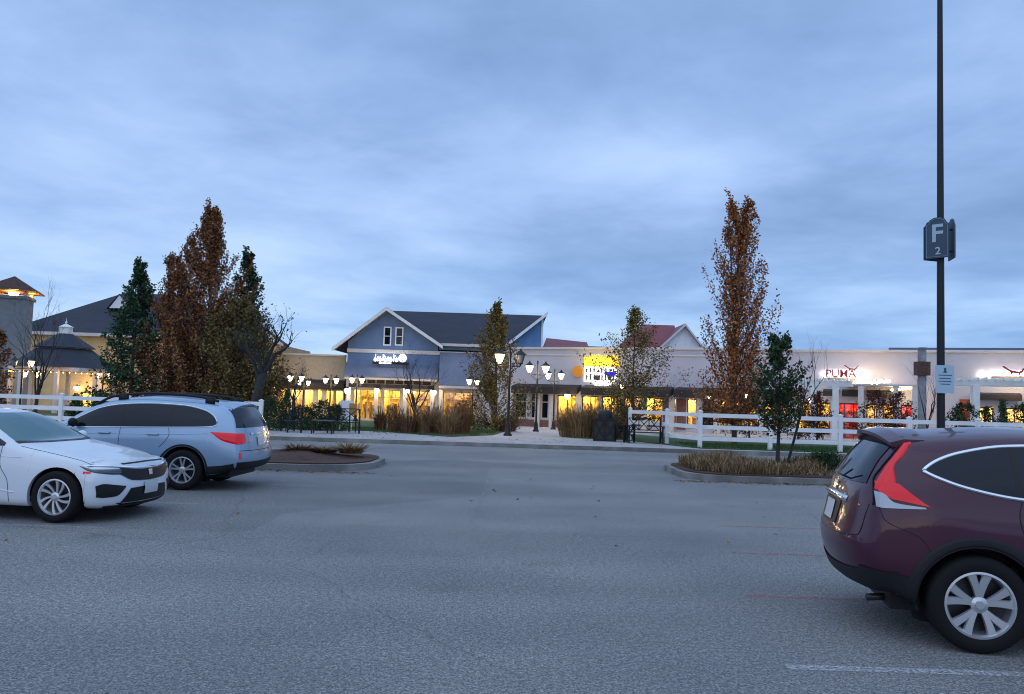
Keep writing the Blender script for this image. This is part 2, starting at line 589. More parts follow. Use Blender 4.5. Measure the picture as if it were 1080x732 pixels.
# mulch heaped in the islands
def mound(x0, x1, y0, y1, h, seed, m_=M_mulch):
    rnd = random.Random(seed); nx_, ny_ = 70, 22
    vs = []
    ph = [rnd.uniform(0, 6) for _ in range(6)]
    for j in range(ny_ + 1):
        for i in range(nx_ + 1):
            fx, fy = i / nx_, j / ny_
            e = min(1, 5 * fx, 9 * (1 - fx)) * math.sin(math.pi * fy) ** .6 if 0 < fy < 1 else 0
            x = x0 + (x1 - x0) * fx; y = y0 + (y1 - y0) * fy
            y = (y0 + y1) / 2 + (y - (y0 + y1) / 2) * (min(1, (.35 + 4 * min(fx + .1, 1 - fx))) if True else 1)
            z = .15 + e * h * (.75 + .25 * math.sin(x * 1.3 + ph[0]) + .15 * math.sin(x * 3.1 + y * 2 + ph[1])) + rnd.uniform(-.015, .015) * (1 if e > 0 else 0)
            vs.append((x, y, z))
    mb = MB().add(vs, [(j * (nx_ + 1) + i, j * (nx_ + 1) + i + 1, (j + 1) * (nx_ + 1) + i + 1, (j + 1) * (nx_ + 1) + i) for j in range(ny_) for i in range(nx_)])
    return tag(mb.build('island_soil', m_, recalc=False), kind='structure')


mound(-16, ISL_L[1] - .35, ISL_L[2] + .3, ISL_L[3] - .3, .14, 3)
mound(ISL_R[0] + .35, 16, ISL_R[2] + .3, ISL_R[3] - .3, .08, 4)
# ---------------------------------------------------------------- cars
def pchip(xs, ys, x):
    n = len(xs)
    if x <= xs[0]: return ys[0]
    if x >= xs[-1]: return ys[-1]
    h = [xs[i + 1] - xs[i] for i in range(n - 1)]
    d = [(ys[i + 1] - ys[i]) / h[i] for i in range(n - 1)]
    i = max(j for j in range(n - 1) if xs[j] <= x)

    def sl(j):
        if j == 0: return d[0]
        if j == n - 1: return d[-1]
        if d[j - 1] * d[j] <= 0: return 0.
        w1, w2 = 2 * h[j] + h[j - 1], h[j] + 2 * h[j - 1]
        return (w1 + w2) / (w1 / d[j - 1] + w2 / d[j])
    t = (x - xs[i]) / h[i]
    t2, t3 = t * t, t ** 3
    return (2 * t3 - 3 * t2 + 1) * ys[i] + (t3 - 2 * t2 + t) * h[i] * sl(i) + (-2 * t3 + 3 * t2) * ys[i + 1] + (t3 - t2) * h[i] * sl(i + 1)


def resample(P, n):
    """smooth curve through the points P (any dimension) at n even steps"""
    t = [0.]
    for a, b in zip(P, P[1:]): t.append(t[-1] + max(1e-6, math.dist(a, b)))
    return [tuple(pchip(t, [p[k] for p in P], t[-1] * i / (n - 1)) for k in range(len(P[0]))) for i in range(n)]


class Car:
    NS = 40

    def __init__(s, L, table, front, rear, wheels, rt, ra, root, paint):
        s.L, s.wheels, s.rt, s.ra, s.root, s.paint = L, wheels, rt, ra, root, paint
        NN = 2.15
        rows = []

        def ringrow(ring, sg):
            keys = [(u, y, z) for u, y, z, b in ring]
            u6, y6, z6, b6 = ring[6]
            cam_ = ring.cam
            for fr in (.6, 0.):
                keys.append((u6 - sg * b6 * (1 - fr ** NN) ** (1 / NN), y6 * fr, z6 + cam_ * (1 - fr ** 3)))
            return keys
        rows.append(ringrow(front, 1))
        for u, zb, wl, wb, zt, wr, zr, zc in table:
            rows.append([(u, wl - .07, zb), (u, wl - .015, zb + .05), (u, wl, zb + .42 * (zt - zb)), (u, wl - .008, zb + .72 * (zt - zb)), (u, wb, zt),
                         (u, wb + (wr - wb) * .40 + .018, zt + (zr - zt) * .5), (u, wr, zr), (u, wr * .6, zr + .72 * (zc - zr)), (u, 0, zc)])
        rows.append(ringrow(rear, -1))
        par = [r[4][0] for r in rows]
        u0, u1 = par[0], par[-1]
        taus = [u0 + (u1 - u0) * i / 100 for i in range(101)]
        for wc in wheels:
            taus += [wc + ra * math.cos(R(a)) * .9999 for a in range(0, 181, 7)] + [wc - ra - .002, wc + ra + .002]
        taus = sorted(t for t in taus if u0 <= t <= u1)
        tt = [taus[0]]
        for t in taus[1:]:
            if t - tt[-1] > .0015: tt.append(t)
        if tt[-1] != u1: tt[-1] = u1
        secs = []
        for ti in tt:
            keys = [tuple(pchip(par, [r[k][c] for r in rows], ti) for c in range(3)) for k in range(9)]
            sec = resample(keys, 120)
            # wheel opening
            for wc in wheels:
                du = ti - wc
                if abs(du) <= ra:
                    za = rt + math.sqrt(max(0, ra * ra - du * du))
                    j = next((j for j, p in enumerate(sec) if p[2] > za and j > 3), None)
                    if j and j > 1 and sec[j][2] < keys[4][2] + .3: sec = [(sec[j][0], sec[j][1], za)] + sec[j:]
            secs.append(resample(sec, s.NS))
        # ends: re-seat the samples past key 6 on the cap's top edge
        for idx, ring, sg in ((0, front, 1), (-1, rear, -1)):
            u6, y6, z6, b6 = ring[6]
            sc = secs[idx]
            j6 = min(range(s.NS // 2, s.NS), key=lambda j: abs(sc[j][1] - y6) + abs(sc[j][2] - z6))
            new = list(sc)
            keysring = [(u, y, z) for u, y, z, b in ring]
            low_ = resample(keysring, j6 + 1)
            for j in range(j6 + 1): new[j] = low_[j]
            for j in range(j6, s.NS):
                fr = 1 - (j - j6) / (s.NS - 1 - j6)
                new[j] = (u6 - sg * b6 * max(0, 1 - fr ** NN) ** (1 / NN), y6 * fr, z6 + ring.cam * (1 - fr ** 3))
            secs[idx] = new
            bl = resample([(b,) for u, y, z, b in ring], j6 + 1)
            ring.rows = (new[:j6 + 1], [b[0] for b in bl])
        mb = MB()
        X = lambda u: L / 2 - u
        ns = s.NS
        for sgn in (1, -1):
            vs, fs = [], []
            for sc in secs:
                lip = (sc[0][0], max(.0, sc[0][1] - .05), sc[0][2] + .004)
                for p in [lip] + sc: vs.append((X(p[0]), sgn * p[1], p[2]))
            q = ns + 1
            for i in range(len(secs) - 1):
                for j in range(ns):
                    f = (i * q + j, i * q + j + 1, (i + 1) * q + j + 1, (i + 1) * q + j)
                    fs.append(f if sgn > 0 else f[::-1])
            mb.add(vs, fs)
        for ring, sg in ((front, 1), (rear, -1)):
            rr, bl = ring.rows
            cols = [math.sin(math.pi / 2 * i / 16) for i in range(-16, 17)]
            vs, fs = [], []
            for r, (p, b) in enumerate(zip(rr, bl)):
                fr_ = r / (len(rr) - 1)
                for c_ in cols:
                    a = abs(c_)
                    vs.append((X(p[0] - sg * b * max(0, 1 - a ** NN) ** (1 / NN)), c_ * p[1], p[2] + ring.cam * (1 - a ** 3) * fr_ ** 6))
            q = len(cols)
            for i in range(len(rr) - 1):
                for j in range(q - 1): fs.append((i * q + j, i * q + j + 1, (i + 1) * q + j + 1, (i + 1) * q + j))
            mb.add(vs, fs)
        import bmesh
        me = bpy.data.meshes.new('body'); me.from_pydata(mb.v, [], mb.f)
        bm = bmesh.new(); bm.from_mesh(me)
        bmesh.ops.remove_doubles(bm, verts=bm.verts, dist=.0012)
        bmesh.ops.recalc_face_normals(bm, faces=bm.faces)
        if sum(f.normal.z for f in bm.faces if f.calc_center_median().z > .9) < 0: bmesh.ops.reverse_faces(bm, faces=bm.faces[:])
        for f in bm.faces: f.smooth = True
        for e in bm.edges:
            if len(e.link_faces) == 2 and e.calc_face_angle(0) > R(32): e.smooth = False
        bm.to_mesh(me)
        s.bvh = BVHTree.FromBMesh(bm)
        bm.free()
        me.materials.append(paint)
        s.body = bpy.data.objects.new('body', me); COL.objects.link(s.body); s.body.parent = root

    # -- projection on the body
    def hit(s, p, mode):
        X = s.L / 2
        if mode == 'side': r = s.bvh.ray_cast(Vector((X - p[0], -3, p[1])), Vector((0, 1, 0)))
        elif mode == 'rear': r = s.bvh.ray_cast(Vector((-X - 2, p[0], p[1])), Vector((1, 0, 0)))
        elif mode == 'front': r = s.bvh.ray_cast(Vector((X + 2, p[0], p[1])), Vector((-1, 0, 0)))
        elif mode == 'top': r = s.bvh.ray_cast(Vector((X - p[0], p[1], 4)), Vector((0, 0, -1)))
        else: r = s.bvh.find_nearest(Vector((X - p[0], -p[1], p[2])))
        if r[0] is None:
            q = {'side': lambda: (X - p[0], -.85, p[1]), 'rear': lambda: (-X, p[0], p[1]), 'front': lambda: (X, p[0], p[1]), 'top': lambda: (X - p[0], p[1], 1.)}.get(mode, lambda: (X - p[0], -p[1], p[2]))()
            r = s.bvh.find_nearest(Vector(q))
        n = r[1]
        v = {'side': Vector((0, -1, 0)), 'rear': Vector((-1, 0, 0)), 'front': Vector((1, 0, 0)), 'top': Vector((0, 0, 1))}.get(mode)
        if v is not None and n.dot(v) < 0: n = -n
        return r[0], n

    def patch(s, name, m, A, B, mode='side', n=24, k=6, off=.004, mirror=True, parent=None, both_in_one=False, thick=0.):
        A, B = resample(A, n), resample(B, n)
        vs, fs = [], []
        for i in range(n):
            for j in range(k + 1):
                t = j / k
                p = tuple(a + (b - a) * t for a, b in zip(A[i], B[i]))
                h, no = s.hit(p, mode)
                e = 1. if 0 < j < k and 0 < i < n - 1 else (0.2 if thick else 1.)
                vs.append(h + no * (off * e + (thick * (1 - (2 * t - 1) ** 4) * (1 - (2 * i / (n - 1) - 1) ** 6) if thick else 0)))
        for i in range(n - 1):
            for j in range(k): fs.append((i * (k + 1) + j, i * (k + 1) + j + 1, (i + 1) * (k + 1) + j + 1, (i + 1) * (k + 1) + j))
        outs = []
        flips = (1, -1) if mirror else (1,)
        if both_in_one:
            mb = MB()
            for sg in flips: mb.add([(v[0], v[1] * sg, v[2]) for v in vs], fs)
            outs.append(mb.build(name, m, parent or s.root, smooth=True))
        else:
            for sg in flips:
                mb = MB().add([(v[0], v[1] * sg, v[2]) for v in vs], fs)
                outs.append(mb.build(name, m, parent or s.root, smooth=True))
        return outs[0]

    def line(s, name, m, P, mode='side', r=.004, n=30, off=.001, mirror=True, parent=None, flat=None):
        P = resample(P, n) if len(P) > 2 else [tuple(a + (b - a) * i / (n - 1) for a, b in zip(*P)) for i in range(n)]
        Q = [s.hit(p, mode) for p in P]
        pts = [h + no * off for h, no in Q]
        if mirror: MB().tube([(p[0], -p[1], p[2]) for p in pts], r, 6).build(name, m, parent or s.root, smooth=True)
        return MB().tube(pts, r, 6).build(name, m, parent or s.root, smooth=True)

    def wheel(s, u, sg, w, rim_r, style, tw=.22):
        X = s.L / 2 - u
        r = s.rt
        t = MB().lathe([(rim_r, 0), (rim_r + .012, -.012), (r - .03, -.02), (r - .008, .0), (r, .03), (r, tw - .03), (r - .008, tw), (r - .03, tw + .02), (rim_r, tw)], (0, 0, 0), 40, 'y')
        e = empty('wheel', (X, -sg * (w - .005) if sg > 0 else (w - .005), r)); e.parent = s.root
        if sg < 0: e.rotation_euler = (0, 0, math.pi)
        e.location = (X, -(w - .005), r) if sg > 0 else (X, w - .005, r)
        t.build('tyre', M_rubber, e, smooth=True)
        # rim
        m = MB().lathe([(rim_r + .004, .0), (rim_r + .006, -.008), (rim_r - .010, -.010), (rim_r - .022, .012), (rim_r - .03, .09), (rim_r - .03, .15)], (0, 0, 0), 40, 'y')
        m.lathe([(.0, -.006), (.028, -.006), (.033, .004), (.06, .012), (.062, .05), (0, .05)], (0, 0, 0), 20, 'y')

        def spoke(a, w0, w1, twist=0., r0=.045, y0=.012, y1=.0):
            ca, sa = math.cos(a), math.sin(a)
            vs = []
            K = 6
            for i in range(K + 1):
                f = i / K
                rr = r0 + (rim_r - .014 - r0) * f
                aa = a + twist * f
                ww = (w0 + (w1 - w0) * f) / 2
                d, p_ = (math.cos(aa), math.sin(aa)), (-math.sin(aa), math.cos(aa))
                yy = y0 + (y1 - y0) * f
                for sx_, dy in ((-1, .016), (-.75, 0), (.75, 0), (1, .016), (0, .035)):
                    vs.append((d[0] * rr + p_[0] * ww * sx_, yy + dy, d[1] * rr + p_[1] * ww * sx_))
            fs = []
            for i in range(K):
                for j in range(5):
                    q = (j + 1) % 5
                    fs.append((i * 5 + j, i * 5 + q, (i + 1) * 5 + q, (i + 1) * 5 + j))
            return vs, fs
        mats_ = M_alloy
        dk = None
        if style == 'wide5':
            for q in range(5):
                a = R(90 + 72 * q)
                for dd in (-.2, .2): m.add(*spoke(a + dd * .62, .040, .072, twist=dd * .62))
        elif style == 'pair5':
            for q in range(5):
                a = R(90 + 72 * q)
                for dd in (-.14, .14): m.add(*spoke(a + dd, .034, .034, twist=dd * .55))
        else:
            dk = MB()
            for q in range(10):
                a = R(36 * q)
                m.add(*spoke(a, .026, .050, twist=.38 if q % 2 else .22))
        m.build('rim', M_alloy, e, smooth=False)
        MB().lathe([(0, .10), (rim_r - .02, .10), (rim_r - .02, .105), (0, .105)], (0, 0, 0), 24, 'y').build('brake_disc', M_darkalloy, e)
        return e

    def underside(s, w):
        X = s.L / 2
        m = MB().box(-X + .35, X - .35, -(w - .28), w - .28, s.rt * .62, s.rt * 1.7)
        m.box(X - s.wheels[1] + s.ra + .02, X - s.wheels[0] - s.ra - .02, -(w - .09), w - .09, s.rt * .72, s.rt * 1.4)
        m.build('underbody', M_darkplastic, s.root)
        for wc in s.wheels:
            for sg in (1, -1):
                m = MB()
                vs, fs = [], []
                for i in range(25):
                    a = R(-12 + 204 * i / 24)
                    for y in (w - .055, w - .36):
                        vs.append((X - wc + (s.ra + .003) * math.cos(a), sg * y, s.rt + (s.ra + .003) * math.sin(a)))
                for i in range(24): fs.append((2 * i, 2 * i + 1, 2 * i + 3, 2 * i + 2))
                c0 = len(vs)
                vs += [(X - wc + (s.ra + .003) * math.cos(R(15 * k)), sg * (w - .36), max(.12, s.rt + (s.ra + .003) * math.sin(R(15 * k)))) for k in range(24)]
                fs.append(tuple(range(c0, c0 + 24)))
                m.add(vs, fs)
                m.build('wheel_arch_liner', M_darkplastic, s.root)


class Ring(list):
    def __init__(s, keys, cam): super().__init__(keys); s.cam = cam


def pick(top, bot, ua, ub, n=16):
    """slice of a side-window outline between two stations"""
    tu, bu = [p[0] for p in top], [p[0] for p in bot]
    A, B = [], []
    for i in range(n):
        u = ua + (ub - ua) * i / (n - 1)
        A.append((u, pchip(tu, [p[1] for p in top], u))); B.append((u, pchip(bu, [p[1] for p in bot], u)))
    return A, B


def carpaint(name, col, metal=.35, rough=.3, flake=.0):
    m = mat(name, col, rough, metal, coat=.6, spec=.35, var=.06, vscale=1.2)
    return m


def mirror_part(car, u, z, y, paint, size=1.):
    m = MB()
    for sg in (1, -1):
        prof = []
        vs, fs = [], []
        K, J = 7, 12
        for i in range(K):
            f = i / (K - 1)
            yy = y + .02 + .19 * f
            rr = math.sin(math.pi * (.12 + .80 * f)) ** .55
            for a, b in tube_pts(J):
                vs.append((car.L / 2 - u + a * .055 * rr * (1 if a < 0 else 1.25) + .012, sg * yy, z + b * .078 * rr * size + .01 * f))
        for i in range(K - 1):
            for j in range(J): fs.append((i * J + j, i * J + (j + 1) % J, (i + 1) * J + (j + 1) % J, (i + 1) * J + j))
        fs.append(tuple(range(J))); fs.append(tuple((K - 1) * J + j for j in range(J)))
        o = MB().add(vs, fs)
        o.build('side_mirror', paint, car.root, smooth=True)
        MB().beam((car.L / 2 - u, sg * (y - .04), z - .05), (car.L / 2 - u, sg * (y + .07), z - .045), .05, .035).build('mirror_foot', M_darkplastic, car.root)


# ---- maroon crossover, near right -------------------------------------------------
maroon = carpaint('maroon_paint', (.052, .0045, .024), .1, .34)
RW = at(1036, 688, 5.95)
yaw = R(-12)
wl_ = 3.63
L1 = 4.53
cdir = Vector((math.cos(yaw), math.sin(yaw), 0)); cn = Vector((-math.sin(yaw), math.cos(yaw), 0))
base = Vector((RW.x, 5.97, 0)) + cdir * (wl_ - L1 / 2) + cn * .905
r1 = empty('parked_crossover', base, yaw, 'maroon crossover with tall red tail lamps, nearest car, on the white bay line', 'car', 'cars parked in the bays')
tab = [(.55, .27, .875, .81, .88, .66, .93, .97), (.92, .25, .905, .835, .98, .69, 1.03, 1.06), (1.25, .24, .912, .85, 1.02, .70, 1.09, 1.12), (1.5, .24, .914, .858, 1.05, .70, 1.22, 1.26),
       (1.85, .24, .914, .862, 1.06, .665, 1.43, 1.47), (2.2, .24, .914, .865, 1.07, .645, 1.54, 1.60), (2.7, .24, .914, .868, 1.09, .64, 1.575, 1.64), (3.2, .24, .914, .868, 1.11, .63, 1.57, 1.64), (3.6, .25, .912, .862, 1.15, .615, 1.55, 1.615), (3.9, .27, .908, .852, 1.19, .60, 1.525, 1.585)]
fr = Ring([(.36, .74, .26, .2), (.30, .80, .32, .24), (.27, .84, .50, .24), (.27, .84, .68, .24), (.29, .81, .80, .24), (.32, .74, .86, .22), (.35, .66, .89, .22)], .03)
re = Ring([(4.18, .72, .36, .22), (4.24, .78, .40, .26), (4.26, .85, .60, .30), (4.25, .845, .85, .27), (4.24, .81, 1.08, .16), (4.16, .735, 1.31, .14), (4.03, .615, 1.50, .12)], .05)
c1 = Car(L1, tab, fr, re, (.92, 3.63), .350, .412, r1, maroon)
for u in (.92, 3.63):
    for sg in (1, -1): c1.wheel(u, sg, .905, .236, 'wide5')
c1.underside(.91)
top = [(1.50, 1.12), (1.75, 1.31), (2.1, 1.455), (2.5, 1.50), (3.0, 1.505), (3.37, 1.49), (3.7, 1.43), (3.9, 1.355), (3.97, 1.30)]
bot = [(1.50, 1.08), (1.75, 1.075), (2.1, 1.08), (2.5, 1.095), (3.0, 1.115), (3.37, 1.14), (3.7, 1.20), (3.9, 1.265), (3.97, 1.30)]
for a, b in ((1.52, 2.44), (2.50, 3.33), (3.37, 3.965)):
    c1.patch('side_window', M_glass_car, *pick(top, bot, a, b), off=.005)
c1.patch('window_pillar', M_black, *pick(top, bot, 2.44, 2.50), n=4, off=.006)
c1.patch('window_pillar', M_black, *pick(top, bot, 3.33, 3.37), n=4, off=.006)
c1.line('window_trim', M_chrome, [(2.0, 1.425), (2.1, 1.47), (2.5, 1.512), (3.0, 1.517), (3.37, 1.502), (3.7, 1.442), (3.88, 1.375), (3.965, 1.318), (3.985, 1.298)], r=.016, n=60)
c1.line('window_trim', M_chrome, [(3.985, 1.298), (3.95, 1.278), (3.9, 1.255), (3.7, 1.188), (3.37, 1.128), (3.0, 1.103), (2.5, 1.083), (2.0, 1.07), (1.52, 1.068)], r=.016, n=60)
c1.patch('windshield', M_glass_car, [(1.43, -.66), (1.38, 0), (1.43, .66)], [(2.05, -.56), (2.0, 0), (2.05, .56)], 'top', mirror=False, k=8)
c1.patch('rear_window', M_glass_car, [(-.63, 1.17), (0, 1.16), (.63, 1.17)], [(-.53, 1.475), (0, 1.50), (.53, 1.475)], 'rear', mirror=False, k=10, off=.006)
M_redlens = mat('red_lens', (.62, .006, .014), .1, coat=.5, spec=.3, emit=(.9, .012, .03), estr=.16)
M_clearlens = mat('clear_lens', (.42, .45, .50), .15, .2, coat=.6)
tl = c1.patch('tail_lamp', M_redlens, [(4.07, 1.50), (4.145, 1.41), (4.235, 1.30), (4.30, 1.19), (4.32, 1.14)], [(4.015, 1.51), (4.09, 1.41), (4.175, 1.30), (4.175, 1.19), (4.085, 1.12)], off=.006, thick=.006, k=10, n=40)
c1.patch('tail_lamp', M_redlens, [(4.305, 1.195), (4.29, 1.13), (4.21, 1.075)], [(4.155, 1.19), (4.00, 1.065), (3.955, 1.035)], off=.0105, n=16)
c1.patch('reverse_lens', M_clearlens, [(4.315, 1.125), (4.27, 1.115), (4.19, 1.05), (3.99, 1.030)], [(4.31, 1.012), (4.27, 1.006), (4.15, 1.01), (3.985, 1.020)], off=.013, n=20)
# spoiler
sp_ = MB()
vs = []
for i in range(17):
    t = -1 + 2 * i / 16
    y = t * .60
    xr = c1.L / 2
    zt = 1.585 + .035 * (1 - t * t)
    for (u, z) in ((3.92, zt - .016), (4.12 - .05 * t * t, zt - .015), (4.255 - .08 * t * t, zt - .045), (4.245 - .08 * t * t, zt - .075), (4.05, zt - .085)):
        vs.append((xr - u, y, z - .045 * abs(t) ** 3))
fs = [(i * 5 + j, i * 5 + (j + 1) % 5, (i + 1) * 5 + (j + 1) % 5, (i + 1) * 5 + j) for i in range(16) for j in range(5)] + [(0, 1, 2, 3, 4), tuple(80 + j for j in range(5))]
sp_.add(vs, fs).build('roof_spoiler', maroon, r1, smooth=False)
smooth_by_angle(r1.children[-1], 40)
# dark cladding
c1.patch('bumper_cladding', M_darkplastic, [(-.86, .54), (-.4, .50), (0, .49), (.4, .50), (.86, .54)], [(-.78, .375), (-.4, .36), (0, .36), (.4, .36), (.78, .375)], 'rear', mirror=False, off=.008, n=40)
c1.patch('bumper_cladding', M_darkplastic, [(3.93, .47), (4.15, .52), (4.42, .555)], [(3.95, .285), (4.15, .33), (4.42, .36)], off=.008, n=24)
c1.patch('sill_cladding', M_darkplastic, [(1.33, .42), (2.2, .40), (3.15, .42)], [(1.33, .25), (2.2, .245), (3.15, .25)], off=.008, n=30)
for wc in (.92, 3.63):
    A = [(wc + .418 * math.cos(R(a)), .350 + .418 * math.sin(R(a))) for a in range(-8, 189, 7)]
    B = [(wc + .496 * math.cos(R(a)), .350 + .492 * math.sin(R(a))) for a in range(-8, 189, 7)]
    c1.patch('wheel_arch_trim', M_darkplastic, A, B, off=.010, n=40, thick=.006)
c1.line('panel_gap', M_black, [(3.33, 1.13), (3.36, 1.0), (3.33, .86), (3.16, .72), (3.08, .62)], r=.0035)
c1.line('panel_gap', M_black, [(2.47, 1.08), (2.47, .7), (2.50, .42)], r=.0035)
c1.line('panel_gap', M_black, [(1.36, 1.03), (1.40, .7), (1.42, .42)], r=.0035)
c1.line('panel_gap', M_black, [(4.30, 1.02), (4.27, .93), (4.02, .80), (3.95, .70)], r=.003)
c1.line('lens_gap', M_darkplastic, [(4.085, 1.50), (4.16, 1.41), (4.25, 1.30), (4.315, 1.19), (4.33, 1.02)], r=.006, off=.006)
c1.line('tailgate_gap', M_black, [(-.74, 1.02), (-.70, .78), (0, .74), (.70, .78), (.74, 1.02)], 'rear', r=.004, mirror=False)
c1.patch('tailgate_garnish', M_chrome, [(-.42, 1.045), (0, 1.055), (.42, 1.045)], [(-.40, .995), (0, 1.0), (.40, .995)], 'rear', mirror=False, off=.018, thick=.01)
c1.patch('badge', M_chrome, [(-.055, 1.135), (.055, 1.135)], [(-.045, 1.065), (.045, 1.065)], 'rear', mirror=False, off=.016, n=5, k=3)
pl_ = c1.patch('licence_plate', mat('plate_white', (.55, .57, .60), .4), [(-.155, .975), (.155, .975)], [(-.155, .82), (.155, .82)], 'rear', mirror=False, off=.012, n=6)
c1.patch('plate_recess', M_black, [(-.30, .99), (.30, .99)], [(-.27, .80), (.27, .80)], 'rear', mirror=False, off=.006, n=8)
for u in (3.0, 2.05):
    P, no = c1.hit((u, .985), 'side')
    for sg in (1, -1):
        MB().tube([(P.x - .09, sg * P.y - 0, P.z), (P.x - .07, sg * (P.y - .035), P.z), (P.x + .07, sg * (P.y - .035), P.z), (P.x + .09, sg * P.y, P.z)], .012, 8).build('door_handle', maroon, r1, smooth=True)
MB().tube([(-c1.L / 2 + .42, -.42, .27), (-c1.L / 2 + .22, -.44, .25)], .028, 12).build('exhaust_pipe', M_darkalloy, r1, smooth=True)
wb_ = MB()
P, no = c1.hit((0.05, 1.19), 'rear')
wb_.tube([(P.x - .02, .05, 1.19), (P.x - .03, -.25, 1.20), (P.x - .0, -.42, 1.26)], .008, 6).build('rear_wiper', M_black, r1, smooth=True)
mirror_part(c1, 1.72, 1.14, .87, maroon)
c1.patch('headlight', M_clearlens, [(.28, .82, .86), (.5, .84, .93), (.75, .83, .965)], [(.22, .80, .72), (.4, .88, .80), (.72, .85, .93)], 'near', off=.006)
c1.patch('grille', M_black, [(-.5, .83), (0, .84), (.5, .83)], [(-.5, .66), (0, .62), (.5, .66)], 'front', mirror=False, off=.006)

# ---- white sedan ---------------------------------------------------------------
whitep = carpaint('white_pearl_paint', (.70, .73, .78), .05, .3)
L2 = 4.63
yaw = R(-7)
FW = at(54, 551, 10.25)
cdir = Vector((math.cos(yaw), math.sin(yaw), 0)); cn = Vector((-math.sin(yaw), math.cos(yaw), 0))
base = Vector((FW.x, 10.27, 0)) - cdir * (L2 / 2 - .80) + cn * .89
r2 = empty('parked_sedan', base, yaw, 'white sedan with swept black lower air intakes, parked beside the silver blue wagon', 'car', 'cars parked in the bays')
tab = [(.55, .20, .862, .80, .755, .66, .80, .83), (.865, .19, .885, .81, .83, .665, .87, .90), (1.2, .19, .893, .82, .875, .675, .93, .965), (1.42, .19, .897, .83, .90, .69, .97, 1.0),
       (1.75, .19, .898, .838, .92, .67, 1.115, 1.16), (2.05, .19, .898, .84, .93, .62, 1.25, 1.30), (2.35, .19, .898, .842, .935, .595, 1.325, 1.385), (2.75, .19, .898, .842, .94, .585, 1.355, 1.416),
       (3.2, .19, .898, .84, .95, .575, 1.325, 1.385), (3.65, .2, .895, .83, .97, .56, 1.22, 1.27), (4.0, .21, .89, .815, .99, .58, 1.09, 1.125), (4.28, .24, .87, .79, 1.0, .62, 1.045, 1.075)]
fr = Ring([(.44, .71, .18, .32), (.42, .79, .22, .37), (.41, .842, .38, .37), (.40, .845, .53, .36), (.40, .80, .665, .33), (.42, .735, .72, .31), (.44, .655, .755, .29)], .025)
re = Ring([(4.38, .74, .24, .18), (4.42, .80, .30, .19), (4.45, .85, .48, .18), (4.44, .84, .70, .15), (4.42, .78, .90, .13), (4.42, .72, .98, .12), (4.40, .64, 1.03, .12)], .03)
c2 = Car(L2, tab, fr, re, (.80, 3.565), .325, .372, r2, whitep)
for u in (.80, 3.565):
    for sg in (1, -1): c2.wheel(u, sg, .885, .222, 'blades')
c2.underside(.885)
top = [(1.55, .955), (1.8, 1.075), (2.1, 1.21), (2.4, 1.295), (2.8, 1.325), (3.2, 1.29), (3.55, 1.19), (3.8, 1.05)]
bot = [(1.55, .935), (1.8, .935), (2.1, .94), (2.4, .945), (2.8, .955), (3.2, .965), (3.55, .98), (3.8, 1.02)]
for a, b in ((1.58, 1.82), (1.84, 2.62), (2.68, 3.38), (3.42, 3.78)):
    c2.patch('side_window', M_glass_car, *pick(top, bot, a, b), off=.005)
for a, b in ((1.82, 1.84), (2.62, 2.68), (3.38, 3.42)):
    c2.patch('window_pillar', M_black, *pick(top, bot, a, b), n=4, off=.006)
M_wsg = mat('windshield_glass', (.035, .13, .14), .05, 0., spec=.6, coat=.3)
c2.patch('windshield', M_wsg, [(1.50, -.72), (1.36, -.35), (1.33, 0), (1.36, .35), (1.50, .72)], [(2.28, -.55), (2.18, -.3), (2.14, 0), (2.18, .3), (2.28, .55)], 'top', mirror=False, k=12, n=40, off=.004)
c2.patch('cowl', M_black, [(1.44, -.74), (1.30, -.35), (1.27, 0), (1.30, .35), (1.44, .74)], [(1.51, -.73), (1.37, -.35), (1.34, 0), (1.37, .35), (1.51, .73)], 'top', mirror=False, k=3, n=40, off=.006)
c2.patch('rear_window', M_glass_car, [(3.35, -.52), (3.35, .52)], [(3.98, -.56), (3.98, .56)], 'top', mirror=False, k=8)
M_headl = mat('headlight_lens', (.07, .085, .10), .08, .5, coat=.8)
c2.patch('headlight', M_headl, [(.52, .87, .755), (.40, .86, .742), (.26, .80, .728), (.14, .66, .715), (.085, .52, .705)], [(.51, .87, .742), (.38, .88, .695), (.25, .82, .655), (.13, .68, .625), (.08, .54, .615)], 'near', off=.006, thick=.004, n=30)
c2.patch('grille', M_black, [(-.53, .70), (-.3, .665), (0, .655), (.3, .665), (.53, .70)], [(-.56, .61), (-.36, .52), (0, .50), (.36, .52), (.56, .61)], 'front', mirror=False, off=.007, n=40)
c2.patch('chrome_bar', M_chrome, [(-.80, .73), (-.5, .712), (-.2, .70), (0, .70), (.2, .70), (.5, .712), (.80, .73)], [(-.80, .72), (-.5, .685), (-.2, .648), (0, .645), (.2, .648), (.5, .685), (.80, .72)], 'front', mirror=False, off=.012, n=50, thick=.006)
c2.patch('badge', M_alloy, [(-.045, .638), (.045, .638)], [(-.038, .565), (.038, .565)], 'front', mirror=False, off=.016, n=6, k=3)
c2.patch('air_intake', M_black, [(-.815, .475), (-.76, .50), (-.60, .475), (-.47, .455)], [(-.80, .335), (-.74, .325), (-.60, .335), (-.49, .43)], 'front', off=.007, n=20)
c2.patch('lower_grille', M_black, [(-.40, .42), (0, .43), (.40, .42)], [(-.52, .24), (0, .235), (.52, .24)], 'front', mirror=False, off=.007, n=30)
c2.patch('chin', M_black, [(-.70, .215), (0, .225), (.70, .215)], [(-.66, .18), (0, .175), (.66, .18)], 'front', mirror=False, off=.008, n=30)
c2.patch('licence_plate', MATS['plate_white'], [(-.155, .485), (.155, .485)], [(-.155, .33), (.155, .33)], 'front', mirror=False, off=.022, n=6)
